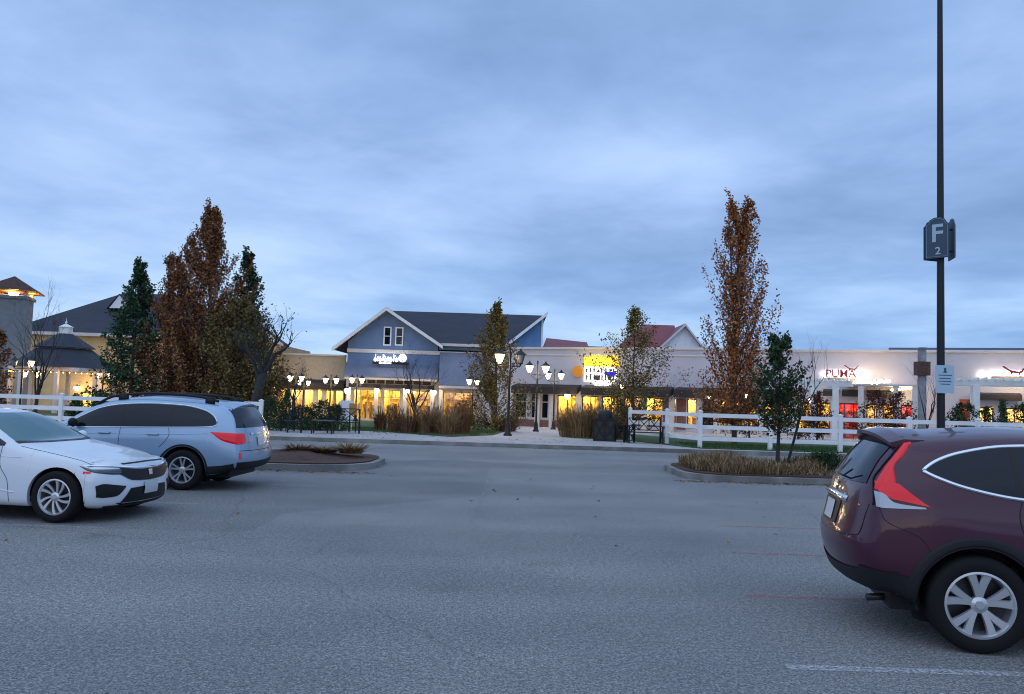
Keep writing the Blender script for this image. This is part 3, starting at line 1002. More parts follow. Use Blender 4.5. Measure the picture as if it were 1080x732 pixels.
c2.patch('hood_slot', M_black, [(-.48, .742), (0, .752), (.48, .742)], [(-.46, .725), (0, .735), (.46, .725)], 'front', mirror=False, off=.004, n=20, k=2)
c2.patch('side_marker', M_redlens, [(.47, .655), (.36, .645)], [(.46, .625), (.38, .628)], 'side', off=.007, n=6, k=2)
c2.line('hood_gap', M_black, [(.35, .73, .77), (.7, .78, .84), (1.0, .785, .89), (1.38, .78, .95)], 'near', r=.0035)
c2.line('hood_crease', mat('crease_shade_white', (.62, .65, .70), .4), [(.42, .45, .8), (.8, .50, .9), (1.3, .56, .99)], 'near', r=.004, off=-.001)  # darker white drawn along the crease as its shade
c2.line('panel_gap', M_black, [(1.60, .93), (1.57, .7), (1.45, .5), (1.42, .24)], r=.0035)
c2.line('panel_gap', M_black, [(2.65, .95), (2.66, .6), (2.66, .24)], r=.0035)
c2.line('panel_gap', M_black, [(.56, .64), (.60, .58), (.62, .52)], r=.003)
c2.line('body_crease', whitep, [(1.3, .80), (2.2, .82), (3.2, .85)], r=.008, off=-.003)
c2.line('sill_crease', whitep, [(1.35, .36), (1.7, .40), (2.4, .36)], r=.012, off=-.004)
mirror_part(c2, 1.78, .985, .86, whitep)
for u in (2.45, 3.25):
    P, no = c2.hit((u, .83), 'side')
    for sg in (1, -1):
        MB().tube([(P.x - .09, sg * P.y, P.z), (P.x - .07, sg * (P.y - .03), P.z), (P.x + .07, sg * (P.y - .03), P.z), (P.x + .09, sg * P.y, P.z)], .011, 8).build('door_handle', whitep, r2, smooth=True)
c2.patch('tail_lamp', M_redlens, [(4.1, .96), (4.45, .93)], [(4.15, .84), (4.45, .80)], off=.006)

# ---- silver blue wagon ------------------------------------------------------------
bluep = carpaint('silver_blue_paint', (.30, .42, .57), .35, .30)
L3 = 4.82
yaw = R(178)
RWp = at(190, 515, 13.9)
wr_ = 3.745
cdir = Vector((math.cos(yaw), math.sin(yaw), 0)); cn = Vector((-math.sin(yaw), math.cos(yaw), 0))
base = Vector((RWp.x, 13.92, 0)) + cdir * (wr_ - L3 / 2) - cn * .91
r3 = empty('parked_wagon', base, yaw, 'silver blue wagon with black roof rails and a raised tail, parked behind the white sedan', 'car', 'cars parked in the bays')
tab = [(.6, .28, .875, .81, .85, .67, .90, .94), (1.0, .25, .90, .83, .93, .69, 1.0, 1.03), (1.35, .24, .912, .845, .98, .70, 1.055, 1.09), (1.6, .24, .916, .855, 1.0, .70, 1.15, 1.19),
       (2.0, .24, .918, .86, 1.02, .665, 1.37, 1.42), (2.4, .24, .918, .863, 1.03, .65, 1.49, 1.55), (3.0, .24, .918, .865, 1.05, .645, 1.53, 1.60), (3.6, .25, .918, .862, 1.07, .635, 1.515, 1.585), (3.95, .26, .916, .855, 1.09, .625, 1.495, 1.56), (4.2, .27, .912, .848, 1.11, .615, 1.47, 1.53)]
fr = Ring([(.36, .74, .27, .2), (.31, .80, .32, .25), (.28, .84, .50, .25), (.28, .84, .66, .25), (.30, .81, .78, .25), (.33, .74, .83, .23), (.36, .66, .86, .23)], .03)
re = Ring([(4.50, .75, .34, .16), (4.58, .82, .38, .17), (4.64, .87, .55, .17), (4.62, .86, .80, .15), (4.57, .81, 1.05, .14), (4.50, .73, 1.24, .12), (4.38, .62, 1.42, .12)], .05)
c3 = Car(L3, tab, fr, re, (1.0, wr_), .345, .405, r3, bluep)
for u in (1.0, wr_):
    for sg in (1, -1): c3.wheel(u, sg, .91, .222, 'pair5')
c3.underside(.91)
top = [(1.62, 1.06), (1.9, 1.22), (2.2, 1.36), (2.6, 1.43), (3.1, 1.455), (3.6, 1.44), (4.0, 1.37), (4.2, 1.27), (4.28, 1.16)]
bot = [(1.62, 1.03), (1.9, 1.035), (2.2, 1.04), (2.6, 1.05), (3.1, 1.065), (3.6, 1.08), (4.0, 1.095), (4.2, 1.11), (4.28, 1.15)]
for a, b in ((1.66, 2.58), (2.64, 3.42), (3.48, 4.27)):
    c3.patch('side_window', M_glass_car, *pick(top, bot, a, b), off=.005)
for a, b in ((2.58, 2.64), (3.42, 3.48)): c3.patch('window_pillar', M_black, *pick(top, bot, a, b), n=4, off=.006)
c3.line('window_trim', M_chrome, [(1.62, 1.02), (2.6, 1.042), (3.6, 1.07), (4.2, 1.098), (4.285, 1.13)], r=.008, n=50)
c3.line('window_trim', M_chrome, [(1.62, 1.065), (1.9, 1.23), (2.2, 1.37), (2.6, 1.443), (3.1, 1.468), (3.6, 1.453), (4.0, 1.383), (4.21, 1.28), (4.29, 1.16)], r=.008, n=50)
c3.patch('windshield', M_wsg, [(1.52, -.68), (1.45, 0), (1.52, .68)], [(2.2, -.56), (2.14, 0), (2.2, .56)], 'top', mirror=False, k=8)
c3.patch('rear_window', M_glass_car, [(-.775, 1.085), (-.5, 1.085), (0, 1.085), (.5, 1.085), (.775, 1.085)], [(-.635, 1.40), (-.4, 1.42), (0, 1.44), (.4, 1.42), (.635, 1.40)], 'rear', mirror=False, k=10, off=.006)
c3.patch('tail_lamp', M_redlens, [(4.18, 1.01), (4.4, 1.005), (4.68, .99)], [(4.22, .99), (4.42, .86), (4.66, .80)], off=.008, thick=.006)
c3.patch('reverse_lens', M_clearlens, [(-.62, .96), (-.44, .96)], [(-.62, .84), (-.44, .84)], 'rear', off=.01, n=6)
c3.patch('tail_lamp', M_redlens, [(-.84, .99), (-.62, .985)], [(-.84, .80), (-.62, .82)], 'rear', off=.008, n=8)
c3.patch('licence_plate', MATS['plate_white'], [(-.155, .92), (.155, .92)], [(-.155, .76), (.155, .76)], 'rear', mirror=False, off=.012, n=6)
c3.patch('tailgate_garnish', M_chrome, [(-.40, .99), (.40, .99)], [(-.40, .955), (.40, .955)], 'rear', mirror=False, off=.014, n=12, k=2)
c3.patch('bumper_cladding', M_darkplastic, [(-.85, .50), (0, .49), (.85, .50)], [(-.80, .36), (0, .35), (.80, .36)], 'rear', mirror=False, off=.008, n=40)
c3.patch('bumper_cladding', M_darkplastic, [(4.18, .42), (4.40, .44), (4.62, .48)], [(4.18, .28), (4.4, .32), (4.62, .37)], off=.008)
c3.patch('sill_cladding', M_darkplastic, [(1.40, .42), (2.4, .40), (3.33, .42)], [(1.40, .25), (2.4, .245), (3.33, .25)], off=.008, n=30)
c3.patch('bumper_seam', M_black, [(-.82, .70), (0, .69), (.82, .70)], [(-.82, .69), (0, .68), (.82, .69)], 'rear', mirror=False, off=.004, n=30, k=1)
c3.patch('rear_reflector', M_redlens, [(-.83, .66), (-.78, .66)], [(-.83, .56), (-.78, .56)], 'rear', off=.009, n=4, k=2)
for wc in (1.0, wr_):
    A = [(wc + .410 * math.cos(R(a)), .345 + .410 * math.sin(R(a))) for a in range(-8, 189, 7)]
    B = [(wc + .445 * math.cos(R(a)), .345 + .442 * math.sin(R(a))) for a in range(-8, 189, 7)]
    c3.patch('wheel_arch_trim', M_darkplastic, A, B, off=.009, n=40)
c3.line('panel_gap', M_black, [(3.45, 1.07), (3.48, .95), (3.40, .8), (3.32, .72)], r=.004)
c3.line('panel_gap', M_black, [(2.61, 1.05), (2.61, .7), (2.63, .42)], r=.004)
c3.line('panel_gap', M_black, [(1.55, .99), (1.5, .7), (1.52, .42)], r=.004)
c3.line('body_crease', bluep, [(1.5, .90), (2.6, .93), (3.6, .95), (4.15, .98)], r=.008, off=-.003)
for u in (3.2, 2.35):
    P, no = c3.hit((u, .94), 'side')
    for sg in (1, -1):
        MB().tube([(P.x - .1, sg * P.y, P.z), (P.x - .08, sg * (P.y - .035), P.z), (P.x + .08, sg * (P.y - .035), P.z), (P.x + .1, sg * P.y, P.z)], .014, 8).build('door_handle', bluep, r3, smooth=True)
for sg in (1, -1):
    m = MB()
    P = [(c3.L / 2 - u, sg * .60, z) for u, z in ((2.05, 1.43), (2.3, 1.56), (2.6, 1.61), (3.1, 1.64), (3.6, 1.625), (4.0, 1.585), (4.2, 1.53))]
    m.tube(resample(P, 24), .024, 8)
    for u, z in ((2.5, 1.50), (4.05, 1.48)): m.beam((c3.L / 2 - u, sg * .60, z), (c3.L / 2 - u, sg * .60, z + .11), .05, .16, up=(1, 0, 0))
    m.build('roof_rail', M_darkplastic, r3, smooth=True)
sp_ = MB(); vs = []
for i in range(17):
    t = -1 + 2 * i / 16
    zt = 1.515 + .035 * (1 - t * t)
    for (u, z) in ((4.25, zt - .012), (4.44 - .05 * t * t, zt - .03), (4.55 - .07 * t * t, zt - .06), (4.54 - .07 * t * t, zt - .085), (4.38, zt - .10)):
        vs.append((c3.L / 2 - u, t * .59, z - .04 * abs(t) ** 3))
sp_.add(vs, [(i * 5 + j, i * 5 + (j + 1) % 5, (i + 1) * 5 + (j + 1) % 5, (i + 1) * 5 + j) for i in range(16) for j in range(5)] + [(0, 1, 2, 3, 4), tuple(80 + j for j in range(5))])
smooth_by_angle(sp_.build('roof_spoiler', bluep, r3), 40)
mirror_part(c3, 1.85, 1.10, .87, M_darkplastic)
c3.patch('headlight', M_clearlens, [(.28, .82, .80), (.5, .84, .88), (.7, .85, .90)], [(.24, .80, .70), (.4, .88, .76), (.66, .87, .86)], 'near', off=.006)
c3.patch('grille', M_black, [(-.4, .78), (.4, .78)], [(-.36, .62), (.36, .62)], 'front', mirror=False, off=.006)
# ---------------------------------------------------------------- buildings
M_blueside = siding('blue_board_siding', (.125, .20, .36), .18, .5)
M_blueside2 = siding('bright_blue_siding', (.13, .28, .50), .18, .5)
M_bluemetal = siding('blue_grey_metal_roof', (.17, .19, .27), .45, .6, vert=True, rough=.45)
M_slate = siding('dark_shingle', (.035, .040, .058), .22, .6, rough=.9)
M_beige = mat('beige_stucco', (.52, .50, .55), .9, var=.07, vscale=.5, bump=.15, bscale=60)
M_beige2 = mat('pale_stucco', (.54, .51, .55), .9, var=.06, vscale=.4, bump=.15, bscale=60)
M_tan = siding('tan_board_siding', (.55, .40, .20), .18, .4)
M_trim = mat('cream_trim', (.66, .60, .57), .6, var=.05)
M_redroof = siding('red_metal_roof', (.22, .035, .05), .4, .8, vert=True, rough=.5)
M_grey = mat('grey_render', (.20, .22, .25), .85, var=.1)
M_awn = mat('dark_canvas', (.028, .022, .022), .8, var=.2)
M_brick = brickmat('red_brick', (.20, .055, .04), (.14, .04, .03), (.25, .2, .18))
M_frame = mat('dark_frame', (.05, .045, .045), .5)
M_room = mat('shop_interior_wall', (.82, .68, .40), .9, var=.25, vscale=1.5)
M_goods = mat('shop_goods', (.30, .12, .06), .8, col2=(.60, .45, .20), var=.3, vscale=3.5, island=.8)
M_glow = mat('shop_ceiling_light', (.9, .8, .5), .9, emit=(1.0, .64, .13), estr=60)
M_glow_dim = mat('shop_ceiling_light_dim', (.9, .8, .5), .9, emit=(1.0, .60, .17), estr=30)
M_glow_red = mat('red_shop_light', (.9, .2, .15), .9, emit=(1.0, .16, .10), estr=22)
M_redwall = mat('red_shop_wall', (.65, .05, .035), .8, var=.1)
M_pane = thin_glass('shop_glass')
M_bulb = mat('warm_bulb', (1, .9, .7), .5, emit=(1.0, .72, .36), estr=26)
M_lampglow = mat('lamp_glass_lit', (1, .95, .85), .5, emit=(1.0, .78, .48), estr=11)
M_ambglow = mat('amber_lamp_glass_lit', (1, .8, .5), .5, emit=(1.0, .58, .20), estr=9)
M_signglow = mat('sign_face_lit', (1, 1, 1), .5, emit=(1.0, .95, .88), estr=1.5)
M_yelglow = mat('yellow_sign_lit', (1, .8, .1), .5, emit=(1.0, .58, .03), estr=.95)
M_orgglow = mat('orange_sign_lit', (.5, .2, .02), .5, emit=(.75, .27, .01), estr=.3)
WARM = (1.0, .74, .42)


class Bld:
    """a facade frame: s along the wall, t into the building, z up (world height)"""

    def __init__(s, name, label, Y0, px0, ang, cat='building'):
        s.Y0 = Y0
        x0 = at(px0, 430, Y0).x
        s.o = Vector((x0, Y0, 0)); s.a = ang
        s.S = Vector((math.cos(ang), math.sin(ang), 0)); s.T = Vector((-math.sin(ang), math.cos(ang), 0))
        s.g = gz(Y0)
        s.root = empty(name, (x0, Y0, s.g), ang, label, cat)

    def on(s, px, py, t=0.):
        """(s, local z) where the sight line meets the plane t metres behind the facade"""
        d = ray(px, py)
        o = s.o + s.T * t
        k = (o - CAM).dot(s.T) / d.dot(s.T)
        p = CAM + d * k
        return (p - o).dot(s.S), p.z - s.g

    def s(s, px, t=0., py=400): return s.on(px, py, t)[0]

    def wall(s, name, m, s0, s1, z0, z1, openings=(), t0=0., th=.3, parent=None):
        se = sorted({s0, s1, *[o[0] for o in openings], *[o[1] for o in openings]})
        ze = sorted({z0, z1, *[o[2] for o in openings], *[o[3] for o in openings]})
        se = [x for x in se if s0 <= x <= s1]; ze = [x for x in ze if z0 <= x <= z1]
        mb = MB()
        for a, b in zip(se, se[1:]):
            run = None
            for c, d in zip(ze, ze[1:]):
                cx, cz = (a + b) / 2, (c + d) / 2
                solid = not any(o[0] < cx < o[1] and o[2] < cz < o[3] for o in openings)
                if solid: run = (run[0], d) if run else (c, d)
                if (not solid or d == ze[-1]) and run:
                    mb.box(a, b, t0, t0 + th, run[0], run[1]); run = None
        return mb.build(name, m, parent or s.root)

    def shop(s, s0, s1, z0, z1, glow, room=None, depth=3.6, mull=3, t0=.3, goods='rack', bar=None, frame=None, seed=0):
        """a lit shop behind one opening: room, ceiling lights, goods, window with frame and pane"""
        rnd = random.Random(seed)
        room = room or M_room
        m = MB(); e = .06
        zt = z1 + .25
        m.add([(s0 - e, t0, z0), (s1 + e, t0, z0), (s1 + e, t0 + depth, z0), (s0 - e, t0 + depth, z0),
               (s0 - e, t0, zt), (s1 + e, t0, zt), (s1 + e, t0 + depth, zt), (s0 - e, t0 + depth, zt)],
              [(0, 1, 2, 3), (4, 7, 6, 5), (0, 3, 7, 4), (1, 5, 6, 2), (3, 2, 6, 7)])
        m.build('interior', room, s.root, recalc=False)
        m = MB()
        nl = max(1, int((s1 - s0) / 1.6))
        for i in range(nl):
            c_ = s0 + (i + .5) * (s1 - s0) / nl
            for tt in (.8, 2.3): m.box(c_ - .42, c_ + .42, t0 + tt - .25, t0 + tt + .25, zt - .07, zt - .02)
        m.build('ceiling_light', glow, s.root)
        m = MB()
        x = s0 + .2
        while x < s1 - .3:
            w_ = rnd.uniform(.35, .95)
            h = rnd.uniform(.8, 1.7)
            tt = rnd.uniform(.5, 1.4) if goods == 'rack' else 2.6
            if rnd.random() < .75:
                # a rail of hanging goods or a stack on a table
                k = int(w_ / .09)
                for q in range(k):
                    hh = h - rnd.uniform(0, .25)
                    m.box(x + q * .09, x + q * .09 + .07, t0 + tt, t0 + tt + .4, max(z0 + .25, z0 + hh - .9), z0 + hh)
            else:
                m.lathe([(.02, .0), (.13, .05), (.11, .5), (.2, .75), (.17, 1.05), (.05, 1.25), (.1, 1.38), (.1, 1.5), (0, 1.58)], (x + .2, t0 + tt, z0 + .1), 8)
            x += w_ + rnd.uniform(.1, .5)
        for r_ in range(3):
            zz_ = z0 + .7 + r_ * .65
            m.box(s0 + .1, s1 - .1, t0 + depth - .35, t0 + depth - .02, zz_, zz_ + .04)
            x = s0 + .2
            while x < s1 - .3:
                q = rnd.uniform(.12, .35)
                m.box(x, x + q, t0 + depth - .32, t0 + depth - .08, zz_ + .042, zz_ + .042 + rnd.uniform(.12, .45))
                x += q + rnd.uniform(.02, .25)
        gd_ = m.build('goods_display', M_goods, s.root)
        if s1 - s0 < 1.6: gd_.name = 'goods_shelf'
        # window: frame with a pane in it
        fr_ = MB(); fw = .07
        tf = t0 - .16
        fr_.box(s0 + .003, s0 + fw, tf, tf + .1, z0 + .003, z1 - .003).box(s1 - fw, s1 - .003, tf, tf + .1, z0 + .003, z1 - .003)
        fr_.box(s0 + fw, s1 - fw, tf, tf + .1, z0 + .003, z0 + .16).box(s0 + fw, s1 - fw, tf, tf + .1, z1 - .1, z1 - .003)
        for i in range(1, mull):
            c_ = s0 + (s1 - s0) * i / mull
            fr_.box(c_ - .03, c_ + .03, tf, tf + .1, z0 + .16, z1 - .1)
        if bar: fr_.box(s0 + fw, s1 - fw, tf + .01, tf + .09, z0 + bar, z0 + bar + .07)
        f = fr_.build('window', frame or M_frame, s.root)
        MB().box(s0 + .05, s1 - .05, tf + .045, tf + .055, z0 + .05, z1 - .05).build('pane', M_pane, f)
        return f

    def wall_light(s, px, py, t=-.22, e=30, size=.17, m=None):
        a, z = s.on(px, py, t)
        mb = MB().box(a - .05, a + .05, t + .0, 0.0, z + .16, z + .22).lathe([(.02, .34), (.16, .2), (.17, .17), (.02, .17)], (a, t, z), 10)
        h = mb.build('wall_lamp', M_black, s.root)
        MB().lathe([(0, -size), (size * .7, -size * .8), (size, -.02), (size * .9, .15), (0, .16)], (a, t, z), 12).build('lamp_globe', m or M_lampglow, h)
        point_light('wall_lamp_light', (a, t - .3, z), WARM, e, .15, s.root)


def gable_roof_slab(mb, a, b, t0, t1, th):
    """roof sheet from eave point a to ridge point b (s,z), running back from t0 to t1"""
    mb.slab([(a[0], t0, a[1]), (b[0], t0, b[1]), (b[0], t1, b[1]), (a[0], t1, a[1])], th)


# ---- the blue store
B = Bld('blue_store', 'blue board-sided shop with a dark shingle roof, front gable and two narrow upper windows', 70, 364, 0)
S = B.s; P = B.on
zb1 = P(440, 371)[1]; zw0 = P(420, 445.5)[1]; zw0 = max(.12, zw0)
zwt = P(415, 411)[1]; ztr0, ztr1 = P(415, 405)[1], P(415, 399)[1]
sL, sR = 0., S(515)
op_main = [(S(373), S(403), zw0, zwt), (S(405), S(423), .05, zwt), (S(425), S(456), zw0, zwt), (S(377), S(455), ztr0, ztr1), (S(468), S(500), zw0, zwt)]
zlow = ztr1 + .12
B.wall('shopfront_wall', M_trim, sL, sR, 0, zlow, op_main, th=.3)  # cream below the blue wall: warm shop light put into the colour
B.wall('wall', M_blueside, sL, sR, zlow, zb1, [], th=.3)
m = MB().box(sL, sL + .3, .3, 14, 0, zb1).box(sR - .3, sR, .3, 14, 0, zb1).box(sL + .3, sR - .3, 13.7, 14, 0, zb1).box(sL + .3, sR - .3, 4.3, 4.6, 0, zb1)
m.build('side_wall', M_blueside, B.root)
for i, (a, b, c, d) in enumerate(op_main[:3]):
    B.shop(a, b, c, d, M_glow, mull=(4, 2, 4)[i], seed=i + 1, bar=2.1 if i == 1 else None, frame=M_trim)
a, b, c, d = op_main[4]; B.shop(a, b, c, d, M_glow_dim, mull=3, seed=9, bar=1.7, frame=M_trim)
a, b, c, d = op_main[3]
m = MB(); n = 8
for i in range(n):
    m.box(a + (b - a) * i / n + .06, a + (b - a) * (i + 1) / n - .06, .1, .16, c + .06, d - .06)
m.build('transom_panel', mat('brown_panel', (.10, .055, .03), .5, var=.2), B.root)
m = MB()
for i in range(n + 1): m.box(a + (b - a) * i / n - .05, a + (b - a) * i / n + .05, .05, .2, c, d)
m.box(a - .05, b + .05, .05, .2, d - .06, d + .02).build('transom_frame', M_trim, B.root)
# gable
gp = [P(365.5, 368), P(365.5, 360), P(407.5, 327.5), P(462, 364), P(462, 368)]
gp[0] = (0, zb1 + .003); gp[1] = (0, gp[1][1]); gp[4] = (gp[4][0], zb1 + .003)
ow = [(S(402.7), S(411), P(407, 364.5)[1], P(407, 344.5)[1]), (S(415), S(423.6), P(419, 364.5)[1], P(419, 345)[1])]
MB().prism(gp, 0, .3).build('gable_wall', M_blueside, B.root)
for a, b, c, d in ow:
    fr_ = MB().box(a, a + .11, -.07, -.002, c, d).box(b - .11, b, -.07, -.002, c, d).box(a + .11, b - .11, -.07, -.002, c, c + .11).box(a + .11, b - .11, -.07, -.002, d - .11, d).box(a + .11, b - .11, -.06, -.002, (c + d) / 2 - .03, (c + d) / 2 + .03)
    f = fr_.build('upper_window', M_white, B.root)
    MB().box(a + .11, b - .11, -.03, -.004, c + .11, d - .11).build('pane', M_glass_car, f)
ap = P(407.5, 323.5, -.9); el_ = P(350, 366.5, -.9); er = P(467, 364, -.9)
m = MB()
gable_roof_slab(m, el_, ap, -.9, 13, .16); gable_roof_slab(m, er, ap, -.9, 9, .16)
m.build('gable_roof', M_slate, B.root)
m = MB()
for e1, e2 in ((el_, ap), (er, ap)):
    dx = .32
    m.add([(e1[0], -.93, e1[1] - .02), (e2[0], -.93, e2[1] - .02), (e2[0], -.93, e2[1] - dx), (e1[0], -.93, e1[1] - dx), (e1[0], -.905, e1[1] - .02), (e2[0], -.905, e2[1] - .02), (e2[0], -.905, e2[1] - dx), (e1[0], -.905, e1[1] - dx)],
          [(0, 1, 2, 3), (7, 6, 5, 4), (0, 4, 5, 1), (3, 2, 6, 7), (0, 3, 7, 4), (1, 5, 6, 2)])
m.build('barge_board', M_white, B.root)
m = MB()
gable_roof_slab(m, (el_[0], el_[1] - .17), (ap[0], ap[1] - .17), -.89, -.02, .03); gable_roof_slab(m, (er[0], er[1] - .17), (ap[0], ap[1] - .17), -.89, -.02, .03)
m.build('soffit', M_trim, B.root)
# main roof
rz = P(500, 330.5, 7)[1]; ez = P(500, 363.5, -.4)[1]
s0m, s1m = S(403, 7), S(572, 7)
m = MB().slab([(S(461), -.4, ez), (S(534), -.4, ez), (s1m, 7, rz), (s0m, 7, rz)], .15)
m.slab([(s0m, 7.0, rz), (s1m, 7.0, rz), (s1m, 14.3, ez), (s0m, 14.3, ez)], .15)
m.build('main_roof', M_slate, B.root)
B.wall('upper_wall', M_blueside, S(462), S(533), zb1 + .25, ez - .16, t0=.05)
m = MB().box(-.04, S(533), -.09, -.001, zb1 - .22, zb1 + .1)
m.build('white_band', M_trim, B.root)
m = MB().box(S(464), S(534), -.5, -.41, ez - .2, ez + .03).build('gutter', M_trim, B.root)
# right wing with its half gable
wg = [P(533, 366, .5), P(571.5, 335.5, .5), P(571.5, 370, .5), P(533, 370, .5)]
MB().prism([wg[0], wg[1], (wg[1][0], 2.6), (wg[0][0], 2.6)], .5, 9).build('wing_wall', M_blueside2, B.root)
a_, b_ = P(529, 366.5, -.3), P(578, 328.5, -.3)
m = MB(); gable_roof_slab(m, a_, b_, -.3, 10, .14); m.build('wing_roof', M_slate, B.root)
MB().add([(a_[0], -.34, a_[1] - .0), (b_[0], -.34, b_[1] - .0), (b_[0], -.34, b_[1] - .3), (a_[0], -.34, a_[1] - .3), (a_[0], -.305, a_[1]), (b_[0], -.305, b_[1]), (b_[0], -.305, b_[1] - .3), (a_[0], -.305, a_[1] - .3)],
         [(0, 1, 2, 3), (7, 6, 5, 4), (0, 4, 5, 1), (3, 2, 6, 7), (0, 3, 7, 4), (1, 5, 6, 2)]).build('barge_board', M_white, B.root)
MB().box(wg[1][0] - .02, wg[1][0] + .14, .38, .62, 2.6, wg[1][1]).build('corner_board', M_white, B.root)
# pent roof, mansard
z1, z2 = P(420, 386)[1], P(420, 397.5, -1.5)[1]
MB().slab([(S(362, -1.5), -1.5, z2), (S(462, -1.5), -1.5, z2), (S(462), -.01, z1), (-.15, -.01, z1)], .12).build('pent_roof', M_bluemetal, B.root)
z3, z4 = P(480, 372)[1], P(480, 406, -1.8)[1]
MB().slab([(S(463, -1.8), -1.8, z4), (S(512, -1.8), -1.8, z4), (S(512), -.10, z3), (S(463), -.10, z3)], .12).build('sloping_canopy', M_bluemetal, B.root)
MB().box(S(463, -1.8), S(512, -1.8), -1.84, -1.74, z4 - .3, z4 - .09).build('canopy_fascia', M_trim, B.root)
zf0, zf1 = P(415, 409.5, -1.4)[1], P(415, 405.5, -1.4)[1]
MB().box(S(368, -1.4), S(458, -1.4), -1.45, -1.3, zf0, zf1).build('fascia', M_awn, B.root)
MB().box(S(362, -1.5) + .1, S(462, -1.5) - .1, -1.48, -1.38, z2 - .3, z2 - .125).build('pent_fascia', M_trim, B.root)
for px in (369, 398, 428, 457, 466, 509):
    c_ = S(px, -1.35)
    MB().box(c_ - .16, c_ + .16, -1.62, -1.3, 0, min(zf0, z4 - .35)).box(c_ - .22, c_ + .22, -1.68, -1.24, 0, .35).build('column', M_trim, B.root)
MB().box(S(366), S(460), -.35, -.02, 0, zw0 - .03).build('window_base', M_trim, B.root)
for px, py in ((366.5, 412), (457, 414), (398, 412), (430, 413)): B.wall_light(px, py, t=-1.85 if px in (366.5, 457) else -1.7, e=45, size=.26 if px in (366.5, 457) else .15)
# sign with its lit letters
sg = MB().box(S(393), S(431), -.5, -.38, P(412, 384.5)[1], P(412, 382)[1]).box(S(398), S(400), -.4, -.0, P(412, 384)[1], P(412, 382)[1]).box(S(424), S(426), -.4, -.0, P(412, 384)[1], P(412, 382)[1])
sg_ = sg.build('sign_rail', M_black, B.root)
rnd = random.Random(4)
m = MB(); x = S(395.5)
zlo, zhi = P(408, 381.5)[1], P(408, 374)[1]
k = 0
while x < S(420):
    w_ = .16 + .05 * rnd.random(); tall = k in (0, 3, 7, 9)
    top_ = zhi if tall else zlo + (zhi - zlo) * .68
    m.box(x, x + .06, -.46, -.40, zlo, top_)
    if k % 2 == 0: m.tube([(x + .03 + .12 * math.cos(R(q)), -.43, zlo + .14 + .14 * math.sin(R(q))) for q in range(-90, 271, 30)], .03, 6)
    else: m.beam((x, -.43, zlo + .02), (x + .16, -.43, top_ - .05), .05, .05)
    x += w_ + .05; k += 1
m.build('sign_lettering', M_signglow, sg_)
c_, z_ = P(425.5, 378)
MB().lathe([(0, 0), (.34, 0), (.36, .03), (.36, .12), (0, .13)], (c_, -.55, z_), 24, 'y').build('round_sign', M_signglow, sg_)
m = MB(); x = S(400)
while x < S(413):
    m.box(x, x + .07, -.53, -.505, P(405, 383.8)[1], P(405, 382.4)[1]); x += .11
m.build('sign_small_lettering', M_signglow, sg_)
for px in (400, 412, 425): a, z = P(px, 377); point_light('sign_light', (a, -.9, z + .1), (1, .97, .92), 7, .1, B.root)

# ---- long beige store with flat parapet, angled towards us on the right
D0, D1 = 66., 50.
xa, xb = at(512, 430, D0).x, at(1105, 430, D1).x
B = Bld('long_store', 'long flat-topped beige shop row with dark awnings and lit signs', D0, 512, math.atan2(D1 - D0, xb - xa))
S = B.s; P = B.on
send = S(1230)
zt = P(640, 368.5)[1]; zaw1 = P(640, 408)[1]; zaw0 = P(640, 415.5)[1]
zt_w = 2.75
shops = []
px_list = [(588, 609, M_glow, 2), (614, 632, M_glow, 2), (635, 655, M_glow, 2), (658, 677, M_glow_dim, 1), (681, 699, M_glow, 2), (710, 713.5, M_glow, 1), (725, 735, M_glow, 1), (741, 753, None, 2), (759, 768, M_glow, 1), (771, 786, M_glow, 2), (789, 801, M_glow, 1),
           (806, 832, M_glow_dim, 3), (842, 876, M_glow, 3), (881, 910, M_glow_red, 3), (914, 925, M_glow_dim, 1), (931, 944, M_glow_dim, 1), (950, 963, M_glow_red, 2), (1030, 1048, M_glow, 2), (1058, 1082, M_glow, 2), (1100, 1130, M_glow, 2)]
dark = [(543, 556), (560, 566), (571, 579)]
ops = []
for a, b, g, q in px_list: ops.append((S(a), S(b), .55 if g is not M_glow_red else .1, zt_w))
for a, b in dark: ops.append((S(a), S(b), .8, zt_w))
SB = S(836)   # from here on the wall is paler and has the pergola before it
B.wall('wall', M_beige, 0, SB, .0, zt, [o for o in ops if o[0] < SB], th=.3)
zt2 = P(930, 371.5)[1]
B.wall('pale_wall', M_beige2, SB, send, 0, zt2, [o for o in ops if o[0] >= SB], th=.3)
MB().box(0, send, 4.4, 4.7, 0, zt - .3).box(-.0, .3, .3, 16, 0, zt).box(send - .3, send, .3, 16, 0, zt).box(.3, send - .3, 15.7, 16, 0, zt - .1).build('rear_wall', M_beige, B.root)
MB().box(.3, send - .3, .31, 15.7, zt - 1.0, zt - .85).build('flat_roof', M_grey, B.root)
MB().box(-.12, SB, -.14, .38, zt - .002, zt + .16).box(-.06, SB, -.07, -.002, zt - .5, zt - .38).box(SB, send + .1, -.14, .38, zt2, zt2 + .16).build('parapet_cap', M_trim, B.root)
MB().box(S(938), S(1120), 3, 6, zt2 + .1, zt2 + .52).build('roof_screen', mat('blue_grey_sheet', (.12, .16, .26), .6), B.root)
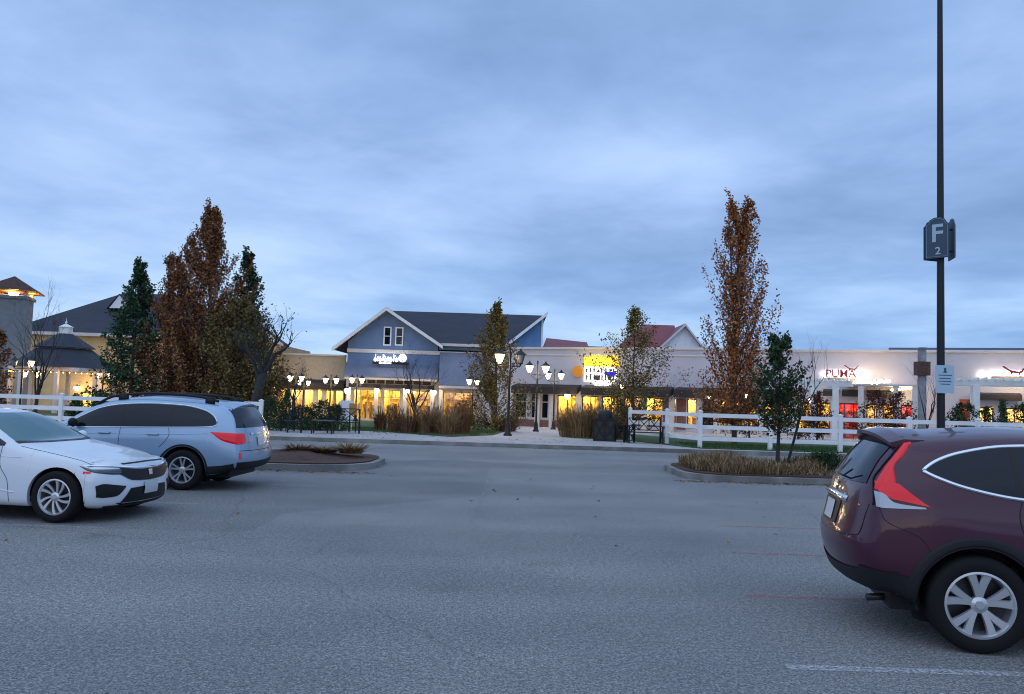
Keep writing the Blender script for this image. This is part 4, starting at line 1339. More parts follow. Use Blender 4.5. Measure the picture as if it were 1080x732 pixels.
for i, (a, b, g, q) in enumerate(px_list):
    o = ops[i]
    if g is None:
        fr_ = MB()
        for c_ in (o[0], (o[0] + o[1]) / 2 - .03, o[1] - .06): fr_.box(c_ + .003, c_ + .06, .12, .2, o[2], o[3])
        f = fr_.box(o[0] + .06, o[1] - .06, .12, .2, 1.75, 1.82).build('window', M_frame, B.root)
        MB().box(o[0] + .01, o[1] - .01, .21, .22, o[2], o[3]).build('pane', M_glass_car, f)
        continue
    B.shop(o[0], o[1], o[2], o[3], g, room=M_redwall if g is M_glow_red else None, mull=q, seed=20 + i, depth=3.2)
for i, (a, b) in enumerate(dark):
    o = ops[len(px_list) + i]
    fr_ = MB().box(o[0] + .003, o[0] + .08, .1, .2, o[2], o[3]).box(o[1] - .08, o[1] - .003, .1, .2, o[2], o[3]).box(o[0] + .08, o[1] - .08, .1, .2, 2.1, 2.17).box(o[0] + .08, o[1] - .08, .1, .2, o[2] + .003, o[2] + .1)
    f = fr_.build('window', M_trim, B.root)
    MB().box(o[0] + .01, o[1] - .01, .205, .215, o[2] + .01, o[3] - .01).build('pane', M_glass_car, f)
# brick panels between windows, brick base
m = MB()
for a, b in ((700, 708), (714.5, 724)): MB().box(S(a), S(b), -.05, -.001, .45, zt_w - .02).build('brick_panel', M_brick, B.root)
m.box(S(537), S(590), -.06, -.001, 0, .72)
m.build('brick_panel', M_brick, B.root)
MB().box(S(1012, -.1), S(1026.5, -.1), -.10, -.001, .0, zt_w + .45).build('brick_pier', mat('orange_red_render', (.42, .08, .035), .85, var=.3, vscale=2), B.root)
# awnings, one sloping box per bay
for a, b in ((540, 609), (613, 708), (711, 800), (803, 834)):
    s0, s1 = S(a, -1.0), S(b, -1.0)
    MB().prism([(-.01, zaw1 + .1), (-1.1, zaw1 - .12), (-1.1, zaw0 - .12), (-1.02, zaw0 - .12), (-.01, zaw0 + .25)], s0, s1, 'yz').build('awning', M_awn, B.root)
z5, z6 = P(1050, 416, -.8)[1], P(1050, 423, -.8)[1]
for a, b in ((868, 885), (888, 908), (914, 928), (930, 945), (1030, 1078)):
    s0, s1 = S(a, -.7), S(b, -.7)
    MB().prism([(-.01, z5 + .12), (-.7, z5), (-.7, z6 + .05), (-.62, z6 + .05), (-.01, z6 + .3)], s0, s1, 'yz').build('awning', M_awn, B.root)
for px in (540, 568, 583, 611, 680, 709, 757, 802): c_ = S(px, -.12); MB().box(c_ - .2, c_ + .2, -.24, -.003, .0, zt_w + .35).build('pilaster', M_trim, B.root)
for px, py in ((598.5, 418), (656, 408), (788, 418), (855, 423), (748.5, 420)):
    B.wall_light(px, py, t=-1.25, e=32, size=.22 if px < 600 else .13)
# lit candy shop sign (panels, no readable name)
sgn = MB().box(S(617), S(650.5), -.28, -.05, P(633, 403)[1], P(633, 387)[1]).build('shop_sign', M_signglow, B.root)
m = MB().prism([P(626, 403.2), P(646, 403.2), P(642, 410), P(631, 410)], -.30, -.06); m.build('sign_tab', M_signglow, sgn)
rnd = random.Random(11)
m = MB()
xx = S(617)
while xx < S(652):
    w_ = rnd.uniform(.12, .34); h = rnd.uniform(.35, 1.0)
    z_ = P(633, 386.8)[1]
    m.prism([(xx, z_), (xx + w_ * .5, z_ + h), (xx + w_, z_)], -.26, -.08); xx += w_ * .55
m.build('sign_crown', M_yelglow, sgn)
MB().box(S(616), S(652), -.12, -.045, P(633, 386.5)[1], P(633, 376.5)[1]).build('sign_crown_panel', M_yelglow, sgn)
c_, z_ = P(610, 392)
MB().lathe([(0, 0), (.42, 0), (.44, .04), (.44, .16), (0, .17)], (c_, -.24, z_), 24, 'y').build('round_sign', M_orgglow, sgn)
m2 = MB()
for ln, (y0, y1) in enumerate(((388.5, 393), (395, 401))):
    xx = S(619); z0_, z1_ = P(633, y1)[1], P(633, y0)[1]; k = 0
    while xx < S(648):
        w_ = .2 + .08 * rnd.random()
        m2.box(xx, xx + .10, -.31, -.285, z0_, z1_ - (.0 if k % 3 else .08))
        if k % 2: m2.beam((xx, -.298, z0_ + .03), (xx + w_ * .7, -.298, z0_ + .03), .02, .05)
        else: m2.beam((xx, -.298, z1_ - .05), (xx + w_ * .7, -.298, (z0_ + z1_) / 2), .02, .05)
        xx += w_ + .06; k += 1
m2.build('sign_lettering', mat('sign_dark_green', (.05, .09, .05), .6), sgn)
m = MB().box(S(628), S(634), -.33, -.29, P(633, 400.5)[1], P(633, 396)[1]); m.box(S(629), S(633), -.335, -.331, P(633, 399.7)[1], P(633, 397)[1])
m.build('sign_emblem', mat('emblem_dark', (.08, .05, .1), .6), sgn)
m = MB()
for px, py, r_ in ((641, 394, .16), (644, 394.6, .2), (647, 395, .2), (649.5, 393.8, .14)):
    c_, z_ = P(px, py); m.lathe([(0, 0), (r_, 0), (r_, .05), (0, .05)], (c_, -.36, z_), 10, 'y')
m.build('sign_blue_mark', mat('blue_mark', (.03, .02, .55), .5, emit=(.03, .02, .8), estr=.5), sgn)
for px in (620, 634, 648): a, z = P(px, 381); point_light('sign_light', (a, -.9, z + .3), (1, .72, .16), 12, .15, B.root)
# sports shop signs
M_redletter = mat('red_letter', (.16, .008, .012), .6)


def cat_mark(name, B_, px, py, sc, parent):
    """leaping cat outline of the sports shop"""
    s0, z0 = B_.on(px, py)
    pts = [(-1.0, .55), (-.8, .50), (-.55, .30), (-.3, .12), (-.05, .05), (.2, .02), (.42, -.02), (.62, .10), (.82, .36), (1.0, .62), (1.04, .58), (.9, .28), (.72, -.02), (.52, -.20), (.56, -.46), (.50, -.48), (.40, -.22), (.15, -.16), (-.1, -.14), (-.22, -.30), (-.42, -.36), (-.44, -.31), (-.30, -.20), (-.36, -.02), (-.62, .16), (-.86, .34), (-1.05, .46)]
    return MB().prism([(s0 + x * sc, z0 + z * sc) for x, z in pts], -.30, -.24).build(name, M_redletter, parent)


a, z = P(886, 394.6)
sgp = MB().box(S(872), S(902), -.24, -.003, P(882, 399.2)[1], P(882, 398.3)[1]).build('sports_sign', M_trim, B.root)
text_mesh('sign_lettering', 'PUMA', .72, M_redletter, sgp, (a + .05, -.27, z), ext=.03, bold=.006)
cat_mark('sign_emblem', B, 898, 389, .44, sgp)
for px in (869, 876, 883, 890, 897, 904, 911): a, z = P(px, 394.5); point_light('sign_light', (a, -.14, z), (1, .95, .93), 7, .03, B.root)
sgp = MB().box(S(1045), S(1085), -.24, -.003, P(1065, 397.6)[1], P(1065, 396.6)[1]).build('sports_sign', M_trim, B.root)
cat_mark('sign_emblem', B, 1069, 392, .62, sgp)
for px in (1035, 1045, 1055, 1065, 1075, 1085): a, z = P(px, 395); point_light('sign_light', (a, -.14, z), (1, .92, .85), 8, .03, B.root)

# ---- pergolas before the sports shop
M_bulb_s = M_bulb


def pergola(px0, px1, dY, cols, label, seed=0):
    t = -dY
    s0, s1 = S(px0, t), S(px1, t)
    zc = P((px0 + px1) / 2, 401.5, t)[1]
    org = B.o + B.S * s0 + B.T * t
    rt_ = empty('pergola', (org.x, org.y, gz(org.y) + .13), B.a, label, 'pergola', 'white pergolas before the sports shop')
    dz = B.g - gz(org.y) - .13
    H = zc + dz
    Lp = s1 - s0
    MB().box(-.3, Lp + .3, -.08, .08, H - .28, H).build('beam', M_white, rt_)
    MB().box(-.3, Lp + .3, 1.9, 2.06, H - .28, H).build('beam', M_white, rt_)
    m = MB(); x = -.2
    while x < Lp + .2:
        m.box(x, x + .07, -.5, 2.5, H + .003, H + .16); x += .42
    m.build('rafters', M_white, rt_)
    for px in cols:
        c_ = S(px, t) - s0
        MB().box(c_ - .15, c_ + .15, -.15, .15, 0, H - .282).box(c_ - .2, c_ + .2, -.2, .2, 0, .3).build('column', M_white, rt_)
        MB().box(c_ - .13, c_ + .13, 1.85, 2.11, 0, H - .282).build('column', M_white, rt_)
    return rt_, H, Lp, s0, t


pg1 = pergola(842, 893, 7.5, (858, 881), 'white pergola with slatted top left of the red shop doorway')
pg2 = pergola(1008, 1100, 6.5, (1030,), 'white pergola with slatted top behind the lot pole at the right')
# string of bulbs under the canopy between
def bulb_string(px0, px1, py0, py1, n, tt, label, seed):
    rnd = random.Random(seed)
    s0, z0 = P(px0, py0, -tt)
    org = B.o + B.S * s0 + B.T * (-tt)
    rt_ = empty('light_string', (org.x, org.y, B.g + z0), B.a, label, 'string lights', 'strings of warm bulbs along the shop fronts')
    pts = []
    for i in range(n):
        s_, z_ = P(px0 + (px1 - px0) * i / (n - 1), py0 + (py1 - py0) * i / (n - 1) + rnd.uniform(-1.2, 1.2), -tt)
        pts.append((s_ - s0, rnd.uniform(-.25, .25), z_ - z0))
    MB().tube([(p[0], p[1], p[2] + .1) for p in pts], .012, 5).build('cable', M_black, rt_)
    for p in pts:
        MB().lathe([(0, -.085), (.06, -.06), (.085, 0), (.06, .06), (0, .085)], p, 8).build('bulb', M_bulb, rt_)
    for i in range(0, n, 3): point_light('bulb_light', (pts[i][0], pts[i][1] - .2, pts[i][2] - .1), WARM, 14, .1, rt_)


bulb_string(896, 938, 404, 402.5, 17, 1.3, 'string of warm bulbs under the wall right of the sports shop sign', 1)
bulb_string(941, 963, 410, 409.5, 7, 1.3, 'short string of warm bulbs between the doorways at right', 2)
bulb_string(1057, 1096, 405, 407, 9, 1.3, 'string of warm bulbs below the far right shop sign', 3)
MB().box(S(893), S(966), -2.2, -.01, P(930, 407.5, -1)[1], P(930, 405.7, -1)[1]).build('canopy', M_beige2, B.root)
for px in (908, 945, 965): c_ = S(px, -2.0); MB().box(c_ - .17, c_ + .17, -2.15, -1.82, 0, P(930, 407.5, -1)[1] - .01).build('column', M_trim, B.root)
LS = B

# ---- red-roofed building behind
B = Bld('red_roofed_house', 'white gabled building with a red metal roof, rising behind the beige shop row', 82, 648, 0)
S = B.s; P = B.on
gl, gr_, apx = P(697, 372), P(742, 372), P(723, 343)
zE = P(742, 366)[1]
MB().prism([(gl[0], 0), (gl[0], P(697, 366)[1]), apx, (gr_[0], zE), (gr_[0], 0)], 0, .3).build('gable_wall', M_white, B.root)
MB().prism([(gl[0], 0), (gl[0], zE - .2), (gr_[0], zE - .2), (gr_[0], 0)], .3, 10).build('rear_block', M_white, B.root)
m = MB()
e0, e1, ap2 = P(690, 371, -.6), P(746, 370.5, -.6), P(723, 341, -.6)
m.slab([(e1[0], -.6, e1[1]), (ap2[0], -.6, ap2[1]), (ap2[0], 10, ap2[1]), (e1[0], 10, e1[1])], .15)
m.slab([(e0[0], -.6, e0[1]), (ap2[0], -.6, ap2[1]), (ap2[0], 10, ap2[1]), (e0[0], 10, e0[1])], .15)
# side wing: ridge runs left from the gable
rl = P(668, 344, 5); er_ = P(690, 371, -.2)
z_r = P(690, 342.5, 5)[1]; z_e = P(680, 371, -.2)[1]
m.slab([(S(646, -.2), -.2, z_e), (ap2[0], -.2, z_e), (ap2[0], 5, z_r), (S(676, 5), 5, z_r)], .15)
m.slab([(S(676, 5), 5.0, z_r), (ap2[0], 5.0, z_r), (ap2[0], 10, z_e), (S(640, 10), 10, z_e)], .15)
m.slab([(S(646, -.2), -.2, z_e), (S(676, 5), 5, z_r), (S(640, 10), 10, z_e)], .15)
m.build('roof', M_redroof, B.root)
MB().box(S(650), gl[0], .4, 9, 0, z_e - .2).build('wing_wall', M_white, B.root)
MB().add([(ap2[0], -.64, ap2[1]), (e1[0], -.64, e1[1]), (e1[0], -.64, e1[1] - .28), (ap2[0], -.64, ap2[1] - .28), (e0[0], -.64, e0[1]), (e0[0], -.64, e0[1] - .28)], [(0, 1, 2, 3), (0, 4, 5, 3)]).build('barge_board', M_trim, B.root)
B = Bld('low_red_roof_building', 'low building with a sloping dark red roof, behind the row right of the blue store', 80, 574, 0)
S = B.s; P = B.on
za, zb_, zc_ = P(576, 356.5, 4)[1], P(618, 361, 4)[1], P(600, 370, 0)[1]
MB().slab([(S(572), 0, zc_), (S(622), 0, zc_), (S(618, 4), 4, zb_), (S(575, 4), 4, za)], .15).slab([(S(575, 4), 4.0, za), (S(618, 4), 4.0, zb_), (S(622), 9, zc_), (S(572), 9, zc_)], .15).build('roof', M_redroof, B.root)
MB().box(S(574), S(620), .4, 8.6, 0, zc_ - .15).build('wall', M_grey, B.root)
MB().box(S(620) + .01, S(648), 3, 8, 0, P(632, 365.5, 3)[1]).build('annex', mat('blue_grey_sheet', (.12, .16, .26), .6), B.root)

# ---- tan shops between the blue store and the trees
B = Bld('tan_store', 'tan board-sided shop with a dark awning, beside the left side of the blue store', 73, 290, 0)
S = B.s; P = B.on
zt = P(330, 375)[1]; z8 = P(330, 402.5)[1]; z9 = P(330, 409)[1]
ops = [(S(a), S(b), .25, z9 - .15) for a, b in ((292, 305), (306.5, 320), (321.5, 333), (334.5, 342), (343, 353), (354, 363))]
B.wall('wall', mat('tan_stucco', (.48, .39, .28), .9, var=.08), 0, S(364) - .02, 0, zt, ops)
MB().box(0, S(364) - .1, 4.3, 4.6, 0, zt - .3).box(0, .3, .3, 14, 0, zt - .1).box(.3, S(364) - .1, 13.7, 14, 0, zt - .1).box(0.3, S(364) - .1, .3, 13.7, zt - 1, zt - .8).build('rear_wall', M_tan, B.root)
MB().box(-.1, S(364) - .03, -.12, .36, zt + .002, zt + .15).build('parapet_cap', M_trim, B.root)
for i, o in enumerate(ops): B.shop(*o, M_glow, mull=1 if i % 2 else 2, seed=50 + i, frame=M_trim)
MB().prism([(-.01, z8 + .2), (-1.3, z8 - .15), (-1.3, z9 - .1), (-1.2, z9 - .1), (-.01, z9 + .3)], S(290, -1), S(363, -1.2), 'yz').build('awning', M_awn, B.root)
for px in (291, 305.8, 333.8, 342.5): c_ = S(px, -.15); MB().box(c_ - .2, c_ + .2, -.25, -.003, 0, z9 - .15).build('pilaster', M_trim, B.root)

B = Bld('tan_gabled_shop', 'tall tan shop with a half hidden gable, behind the bare-branched end of the rust tree', 71, 236, 0)
S = B.s; P = B.on
apx = P(254, 333); rr = P(290, 361)
zt = P(240, 361)[1]
ops = [(S(a), S(b), .25, P(270, 411)[1]) for a, b in ((238, 246), (250, 260), (268, 279), (282, 288))]
B.wall('wall', M_tan, 0, S(290), 0, zt, ops)
MB().prism([(S(220), zt + .002), apx, (rr[0], zt + .002)], 0, .3).build('gable_wall', M_tan, B.root)
MB().box(0, .3, .3, 12, 0, zt).box(S(290) - .3, S(290), .3, 12, 0, zt).box(.3, S(290) - .3, 4.4, 4.7, 0, zt).build('side_wall', M_tan, B.root)
m = MB(); a1, a2, a3 = P(210, 364, -.7), P(254, 330, -.7), P(299, 363, -.7)
gable_roof_slab(m, a1, a2, -.7, 1.2, .15); gable_roof_slab(m, a3, a2, -.7, 1.2, .15); m.build('roof', M_slate, B.root)
MB().add([(a3[0], -.74, a3[1]), (a2[0], -.74, a2[1]), (a2[0], -.74, a2[1] - .3), (a3[0], -.74, a3[1] - .3), (a1[0], -.74, a1[1]), (a1[0], -.74, a1[1] - .3)], [(0, 1, 2, 3), (1, 4, 5, 2)]).build('barge_board', M_trim, B.root)
for i, o in enumerate(ops): B.shop(*o, M_glow, mull=2, seed=60 + i, frame=M_trim)
B.wall_light(286, 408, t=-.8, e=120, size=.34, m=M_ambglow)

# ---- big tan building far left with hipped roof
B = Bld('hip_roofed_hall', 'large tan hall with a dark hipped roof and small white roof gable', 78, 9, 0)
S = B.s; P = B.on
zt = P(80, 351)[1]
s1 = S(236)
ops = [(S(86, 0), S(122), .3, P(100, 414)[1]), (S(190), S(232), .3, P(210, 409)[1])]
B.wall('wall', M_tan, 0, s1, 0, zt, ops)
MB().box(0, .3, .3, 16, 0, zt).box(s1 - .3, s1, .3, 16, 0, zt).box(.3, s1 - .3, 15.7, 16, 0, zt).box(.3, s1 - .3, 4.5, 4.8, 0, zt).build('side_wall', M_tan, B.root)
B.shop(*ops[0], M_glow, mull=3, seed=71); B.shop(*ops[1], M_glow, mull=4, seed=72)
rz1 = P(125, 309, 8)[1]
A0, A1, A2, A3 = (-.6, -.6, zt), (s1 + .6, -.6, zt), (s1 + .6, 16.6, zt), (-.6, 16.6, zt)
R0, R1 = (S(125, 8), 8, rz1), (S(190, 8), 8, rz1)
m = MB().slab([A0, A1, R1, R0], .12).slab([A3, A0, R0], .12).slab([A2, A3, R0, R1], .12).slab([A1, A2, R1], .12)
m.build('roof', M_slate, B.root)
MB().box(-.62, s1 + .62, -.66, -.605, zt - .3, zt).build('eave_board', M_trim, B.root)
d0, d1, d2 = P(115, 325, 3.5), P(137, 325, 3.5), P(126, 311, 3.5)
MB().prism([d0, d2, d1], 3.5, 3.7).build('roof_gable', M_white, B.root)
MB().slab([(d2[0], 3.4, d2[1] + .1), (d1[0] + .2, 3.4, d1[1]), (d1[0] + .2, 8, d1[1]), (d2[0], 8, d2[1] + .1)], .08).slab([(d2[0], 3.4, d2[1] + .1), (d0[0] - .2, 3.4, d0[1]), (d0[0] - .2, 8, d0[1]), (d2[0], 8, d2[1] + .1)], .08).build('roof_gable_cover', M_slate, B.root)
B.wall_light(81, 409, t=-.5, e=60, size=.26)
point_light('doorway_light', (S(100), -1.2, 2.6), (1, .55, .1), 120, .2, B.root)

# ---- pavilion
D = 58
cx = at(66, 400, D).x; g = gz(D) + .13
pv = empty('pavilion', (cx, D, g), 0, 'open pavilion with a two-tier slate roof, white cupola and glowing eave lights', 'pavilion')
hz = lambda py: at(66, py, D).z - g
k_ = D / FOC
ze_, z_m, z_t = hz(388), hz(368), hz(357)


def oct_roof(mb, r0, z0, r1, z1_, n=8):
    vs = [(r0 * math.cos(R(22.5 + 45 * i)), r0 * math.sin(R(22.5 + 45 * i)), z0) for i in range(n)] + [(r1 * math.cos(R(22.5 + 45 * i)), r1 * math.sin(R(22.5 + 45 * i)), z1_) for i in range(n)]
    mb.add(vs, [(i, (i + 1) % n, n + (i + 1) % n, n + i) for i in range(n)] + [tuple(range(n))[::-1], tuple(range(n, 2 * n))])


m = MB(); oct_roof(m, 52 * k_, ze_, 26 * k_, z_m); m.build('lower_roof', M_slate, pv)
m = MB(); oct_roof(m, 23 * k_, z_m + .002, 22 * k_, hz(366)); m.build('clerestory', M_trim, pv)
m = MB(); oct_roof(m, 30 * k_, hz(367), 7 * k_, hz(352)); m.build('upper_roof', M_slate, pv)
m = MB().box(-.33, .33, -.33, .33, hz(352.5), hz(345)); oct_roof(m, .52, hz(345), .06, hz(341.5)); m.lathe([(.03, 0), (.09, .1), (.02, .25), (0, .5)], (0, 0, hz(341.7)), 8)
m.build('cupola', M_white, pv)
MB().lathe([(50 * k_, ze_ - .28), (51 * k_, ze_ - .28), (51 * k_, ze_ - .01), (50 * k_, ze_ - .01)], (0, 0, 0), 8).build('eave_beam', M_trim, pv)
for i in range(8):
    a = R(22.5 + 45 * i); x, y = 47 * k_ * math.cos(a), 47 * k_ * math.sin(a)
    MB().box(x - .12, x + .12, y - .12, y + .12, 0, ze_ - .02).build('post', M_trim, pv)
for i in range(24):
    a = R(195 + 150 * i / 23); x, y = 48.5 * k_ * math.cos(a), 48.5 * k_ * math.sin(a)
    MB().lathe([(0, -.05), (.05, 0), (0, .05)], (x, y, ze_ - .38), 6).build('bulb', mat('amber_bulb', (1, .6, .2), .5, emit=(1, .42, .10), estr=9), pv)
for x in (-2, 0, 2): point_light('eave_light', (x, -2.6, ze_ - .8), (1, .5, .18), 40, .3, pv)

# ---- tower
D = 66
cx = at(8, 400, D).x; g = gz(D) + .13
tw = empty('clock_tower', (cx, D, g), R(20), 'grey tower with a lit belfry under a small dark pyramid roof, at the far left', 'tower')
tw.name = 'belfry_tower'
hz = lambda py: at(8, py, D).z - g
MB().box(-1.25, 1.25, -1.25, 1.25, 0, hz(315)).box(-1.4, 1.4, -1.4, 1.4, hz(316), hz(313)).build('shaft', M_grey, tw)
m = MB()
for sx in (-1, 1):
    for sy in (-1, 1): m.box(sx * 1.1 - .14, sx * 1.1 + .14, sy * 1.1 - .14, sy * 1.1 + .14, hz(313), hz(306))
m.build('belfry_post', M_trim, tw)
m = MB(); e_ = 1.95; zz0, zz1 = hz(307.5), hz(291)
m.add([(-e_, -e_, zz0), (e_, -e_, zz0), (e_, e_, zz0), (-e_, e_, zz0), (0, 0, zz1)], [(0, 1, 4), (1, 2, 4), (2, 3, 4), (3, 0, 4)])
m.build('roof', mat('rust_shingle', (.07, .035, .03), .9, var=.3), tw)
MB().box(-e_ + .02, e_ - .02, -e_ + .02, e_ - .02, zz0 - .06, zz0 - .005).build('soffit', mat('timber_soffit', (.45, .22, .08), .7, var=.2), tw)
MB().lathe([(0, 0), (.3, .05), (.42, .4), (.3, .8), (0, .85)], (0, 0, hz(313.2)), 12).build('belfry_lamp', M_ambglow, tw)
point_light('belfry_light', (0, -1.0, hz(310.5)), (1, .55, .14), 110, .3, tw)
point_light('belfry_light', (1.3, .2, hz(310.5)), (1, .55, .14), 60, .3, tw)
# ---------------------------------------------------------------- street furniture
def fence(name, pts, label, h=1.33):
    """post-and-rail fence through world points (x, y)"""
    r0 = pts[0]
    zb = lambda y: gz(y) + .15
    root = empty(name, (r0[0], r0[1], zb(r0[1])), 0, label, 'fence')
    L_ = [(x - r0[0], y - r0[1], zb(y) - zb(r0[1])) for x, y in pts]
    for x, y, z in L_:
        m = MB().box(x - .07, x + .07, y - .07, y + .07, z - .1, z + h).box(x - .085, x + .085, y - .085, y + .085, z + h, z + h + .025)
        m.add([(x - .075, y - .075, z + h + .025), (x + .075, y - .075, z + h + .025), (x + .075, y + .075, z + h + .025), (x - .075, y + .075, z + h + .025), (x, y, z + h + .07)], [(0, 1, 4), (1, 2, 4), (2, 3, 4), (3, 0, 4)])
        m.build('post', M_white, root)
    for (a, b) in zip(L_, L_[1:]):
        for f in (.90, .57, .25):
            d = (Vector(b) - Vector(a)).normalized() * .068
            A_, B_ = Vector(a) + d, Vector(b) - d
            j = random.uniform(-.006, .006)
            MB().beam((A_.x, A_.y, A_.z + h * f + j), (B_.x, B_.y, B_.z + h * f - j), .045, .15).build('rail', M_white, root)
    return root


Xa = gx(886, 29.9, .15)
pts = [(gx(664, 34.4), 34.4), (gx(703, 32.1), 32.1), (gx(738, 30.0), 30.0), (gx(812, 29.9), 29.9), (Xa, 29.9)]
pts += [(Xa + 2.55 * i, 29.9) for i in range(1, 9)]
fence('rail_fence', pts, 'white three-rail fence along the pavement, bending back beside the black bench')
xe = gx(274, 31)
fence('rail_fence', [(xe - 2.55 * i, 31.0) for i in range(0, 9)], 'white three-rail fence behind the sedan and the wagon', h=1.2)


def lamp(px, pyh, D, sp_px, label, lit=(True, True), amber=(False, False), e=55, hs=1.15, top=None, armdrop=.42, dim=None):
    """two-headed post lamp; heads at photo row pyh, sp_px apart"""
    g = gz(D) + .13
    k = D / FOC
    p = at(px, pyh, D)
    H = p.z - g
    root = empty('street_lamp', (p.x, D, g), 0, label, 'street lamp', 'two-headed street lamps on the pavements')
    a = min(.46, sp_px * k / 2)
    rot = math.acos(min(1, a / .46))
    ca, sa = math.cos(rot), math.sin(rot)
    zt_ = H + .42
    MB().lathe([(.19, 0), (.19, .06), (.13, .12), (.11, .45), (.075, .55), (.06, .6), (.048, H - armdrop), (.04, zt_ - .02), (.06, zt_), (.02, zt_ + .06), (0, zt_ + .1)], (0, 0, 0), 12).build('post', M_black, root, smooth=True)
    m = MB().beam((-.46 * ca, -.46 * sa, H - armdrop + .1), (.46 * ca, .46 * sa, H - armdrop + .1), .04, .045)
    for sg in (-1, 1): m.tube([(sg * .06 * ca, sg * .06 * sa, H - armdrop - .18), (sg * .25 * ca, sg * .25 * sa, H - armdrop - .05), (sg * .36 * ca, sg * .36 * sa, H - armdrop + .08)], .014, 6)
    m.build('crossarm', M_black, root)
    for i, sg in enumerate((-1, 1)):
        c_ = (sg * .46 * ca, sg * .46 * sa, H)
        h = MB().lathe([(.0, -armdrop + .1), (.05, -armdrop + .12), (.03, -armdrop + .18), (.10 * hs, -.20), (.11 * hs, -.17), (0, -.165)], c_, 10)
        h.lathe([(0, .20), (.25 * hs, .19), (.23 * hs, .215), (.10 * hs, .34), (.05, .38), (.05, .42), (0, .48)], c_, 8)
        for q in range(4):
            a_ = R(45 + 90 * q); d_ = Vector((math.cos(a_), math.sin(a_), 0))
            h.beam(Vector(c_) + d_ * .11 * hs + Vector((0, 0, -.17)), Vector(c_) + d_ * .205 * hs + Vector((0, 0, .2)), .018, .018)
        hd = h.build('lamp_head', M_black, root)
        mt = (M_ambglow if amber[i] else M_lampglow) if lit[i] else mat('lamp_glass_dark', (.25, .28, .30), .15, coat=.5)
        MB().lathe([(0, -.165), (.095 * hs, -.165), (.19 * hs, .185), (0, .186)], c_, 12).build('lamp_glass', mt, hd, smooth=False)
        if lit[i]: point_light('lamp_light', (c_[0], c_[1] - .02, H - .28), (1, .62, .28) if amber[i] else WARM, e, .2, root)
    return root


lamp(538, 378.5, 35.5, 22, 'tall black lamp with left head lit and right head dark, by the olive tree', lit=(True, False), amber=(True, False), e=130, hs=1.15)
lamp(567, 389.5, 46, 18.3, 'black lamp with two lit heads, next right of the half-dark lamp', e=90, hs=1.15)
lamp(585, 397, 54, 14, 'black lamp with two lit heads, nearest left of the yellow sign', e=70, hs=1.1)
lamp(499, 403.4, 62, 7.5, 'small lit lamp at the right end of the blue store, left of the green tree')
lamp(376.5, 401.5, 62, 8.5, 'small lit lamp at the left corner of the blue store')
lamp(349, 401.7, 63, 9.5, 'small lit lamp before the tan store, next left of the blue store')
lamp(320.5, 404, 70, 7, 'lower one of the two close lamps before the left end of the tan store')
lamp(312, 399.5, 60, 9.5, 'higher one of the two close lamps before the left end of the tan store')
lamp(279, 398, 60, 9, 'small lamp before the half hidden tan gabled shop', lit=(True, False))
lamp(109, 396.5, 60, 12, 'small lit lamp at the right edge of the pavilion')
lamp(33, 395.5, 64, 9, 'lower lit lamp left of the pavilion, behind the bare tree')
lamp(24, 383.5, 52, 12, 'higher amber lamp left of the pavilion, behind the bare tree', lit=(False, True), amber=(True, True))

# ---- parking lot pole with its letter panels
D = 20.0
g = .16
x0 = gx(992.5, D, .15)
lp = empty('lot_light_pole', (x0, D, g), 0, 'tall black light pole with row letter panels, rising from the right island', 'light pole')
MB().lathe([(.28, -.1), (.28, .55), (.27, .58), (.0, .58)], (0, 0, 0), 20).build('concrete_base', M_conc, lp)
MB().lathe([(.17, .58), (.17, .62), (.098, .64), (.062, 12.5), (0, 12.52)], (0, 0, 0), 16).build('pole', M_black, lp, smooth=False)
MB().beam((-.9, 0, 12.4), (.9, 0, 12.4), .08, .08).build('crossarm', M_black, lp)
for sg in (-1, 1): MB().box(sg * 1.1 - .25, sg * 1.1 + .25, -.2, .2, 12.36, 12.5).build('floodlight', M_black, lp)
zc = at(993, 253, D).z - g
M_panel = mat('slate_blue_panel', (.035, .07, .105), .5, var=.1)
M_panelrim = mat('pale_blue_line', (.22, .33, .42), .5)
M_let = mat('panel_letter', (.38, .50, .58), .5)
for k, rz in enumerate((R(-44), R(76), R(196))):
    pn = empty('letter_panel', (0, 0, zc)); pn.parent = lp; pn.rotation_euler = (0, 0, rz)
    w_, h_ = .27, .50
    out_ = [(-w_, -h_), (w_, -h_), (w_ - .0, h_ - .16), (w_ - .05, h_ - .12), (w_ - .10, h_ - .03), (.07, h_ + .02), (-.07, h_ + .02), (-w_ + .10, h_ - .03), (-w_ + .05, h_ - .12), (-w_, h_ - .16)]
    off = -.27
    MB().prism(out_, off, off + .03).build('panel', M_panel, pn)
    inn = [(x * .90, z * .93) for x, z in out_]
    m = MB()
    for a, b in zip(inn, inn[1:] + inn[:1]): m.beam((a[0], off - .004, a[1]), (b[0], off - .004, b[1]), .008, .014, up=(0, 1, 0))
    m.build('panel_border', M_panelrim, pn)
    text_mesh('letter', 'F', .62, M_let, pn, (0, off - .006, .10), ext=.004, bold=.012)
    text_mesh('number', '2', .26, M_let, pn, (.02, off - .006, -.33), ext=.004, bold=.004)
    m = MB()
    for z in (-.3, .25): m.beam((0, off + .03, z), (0, -.05, z), .04, .04)
    m.build('bracket', M_black, pn)
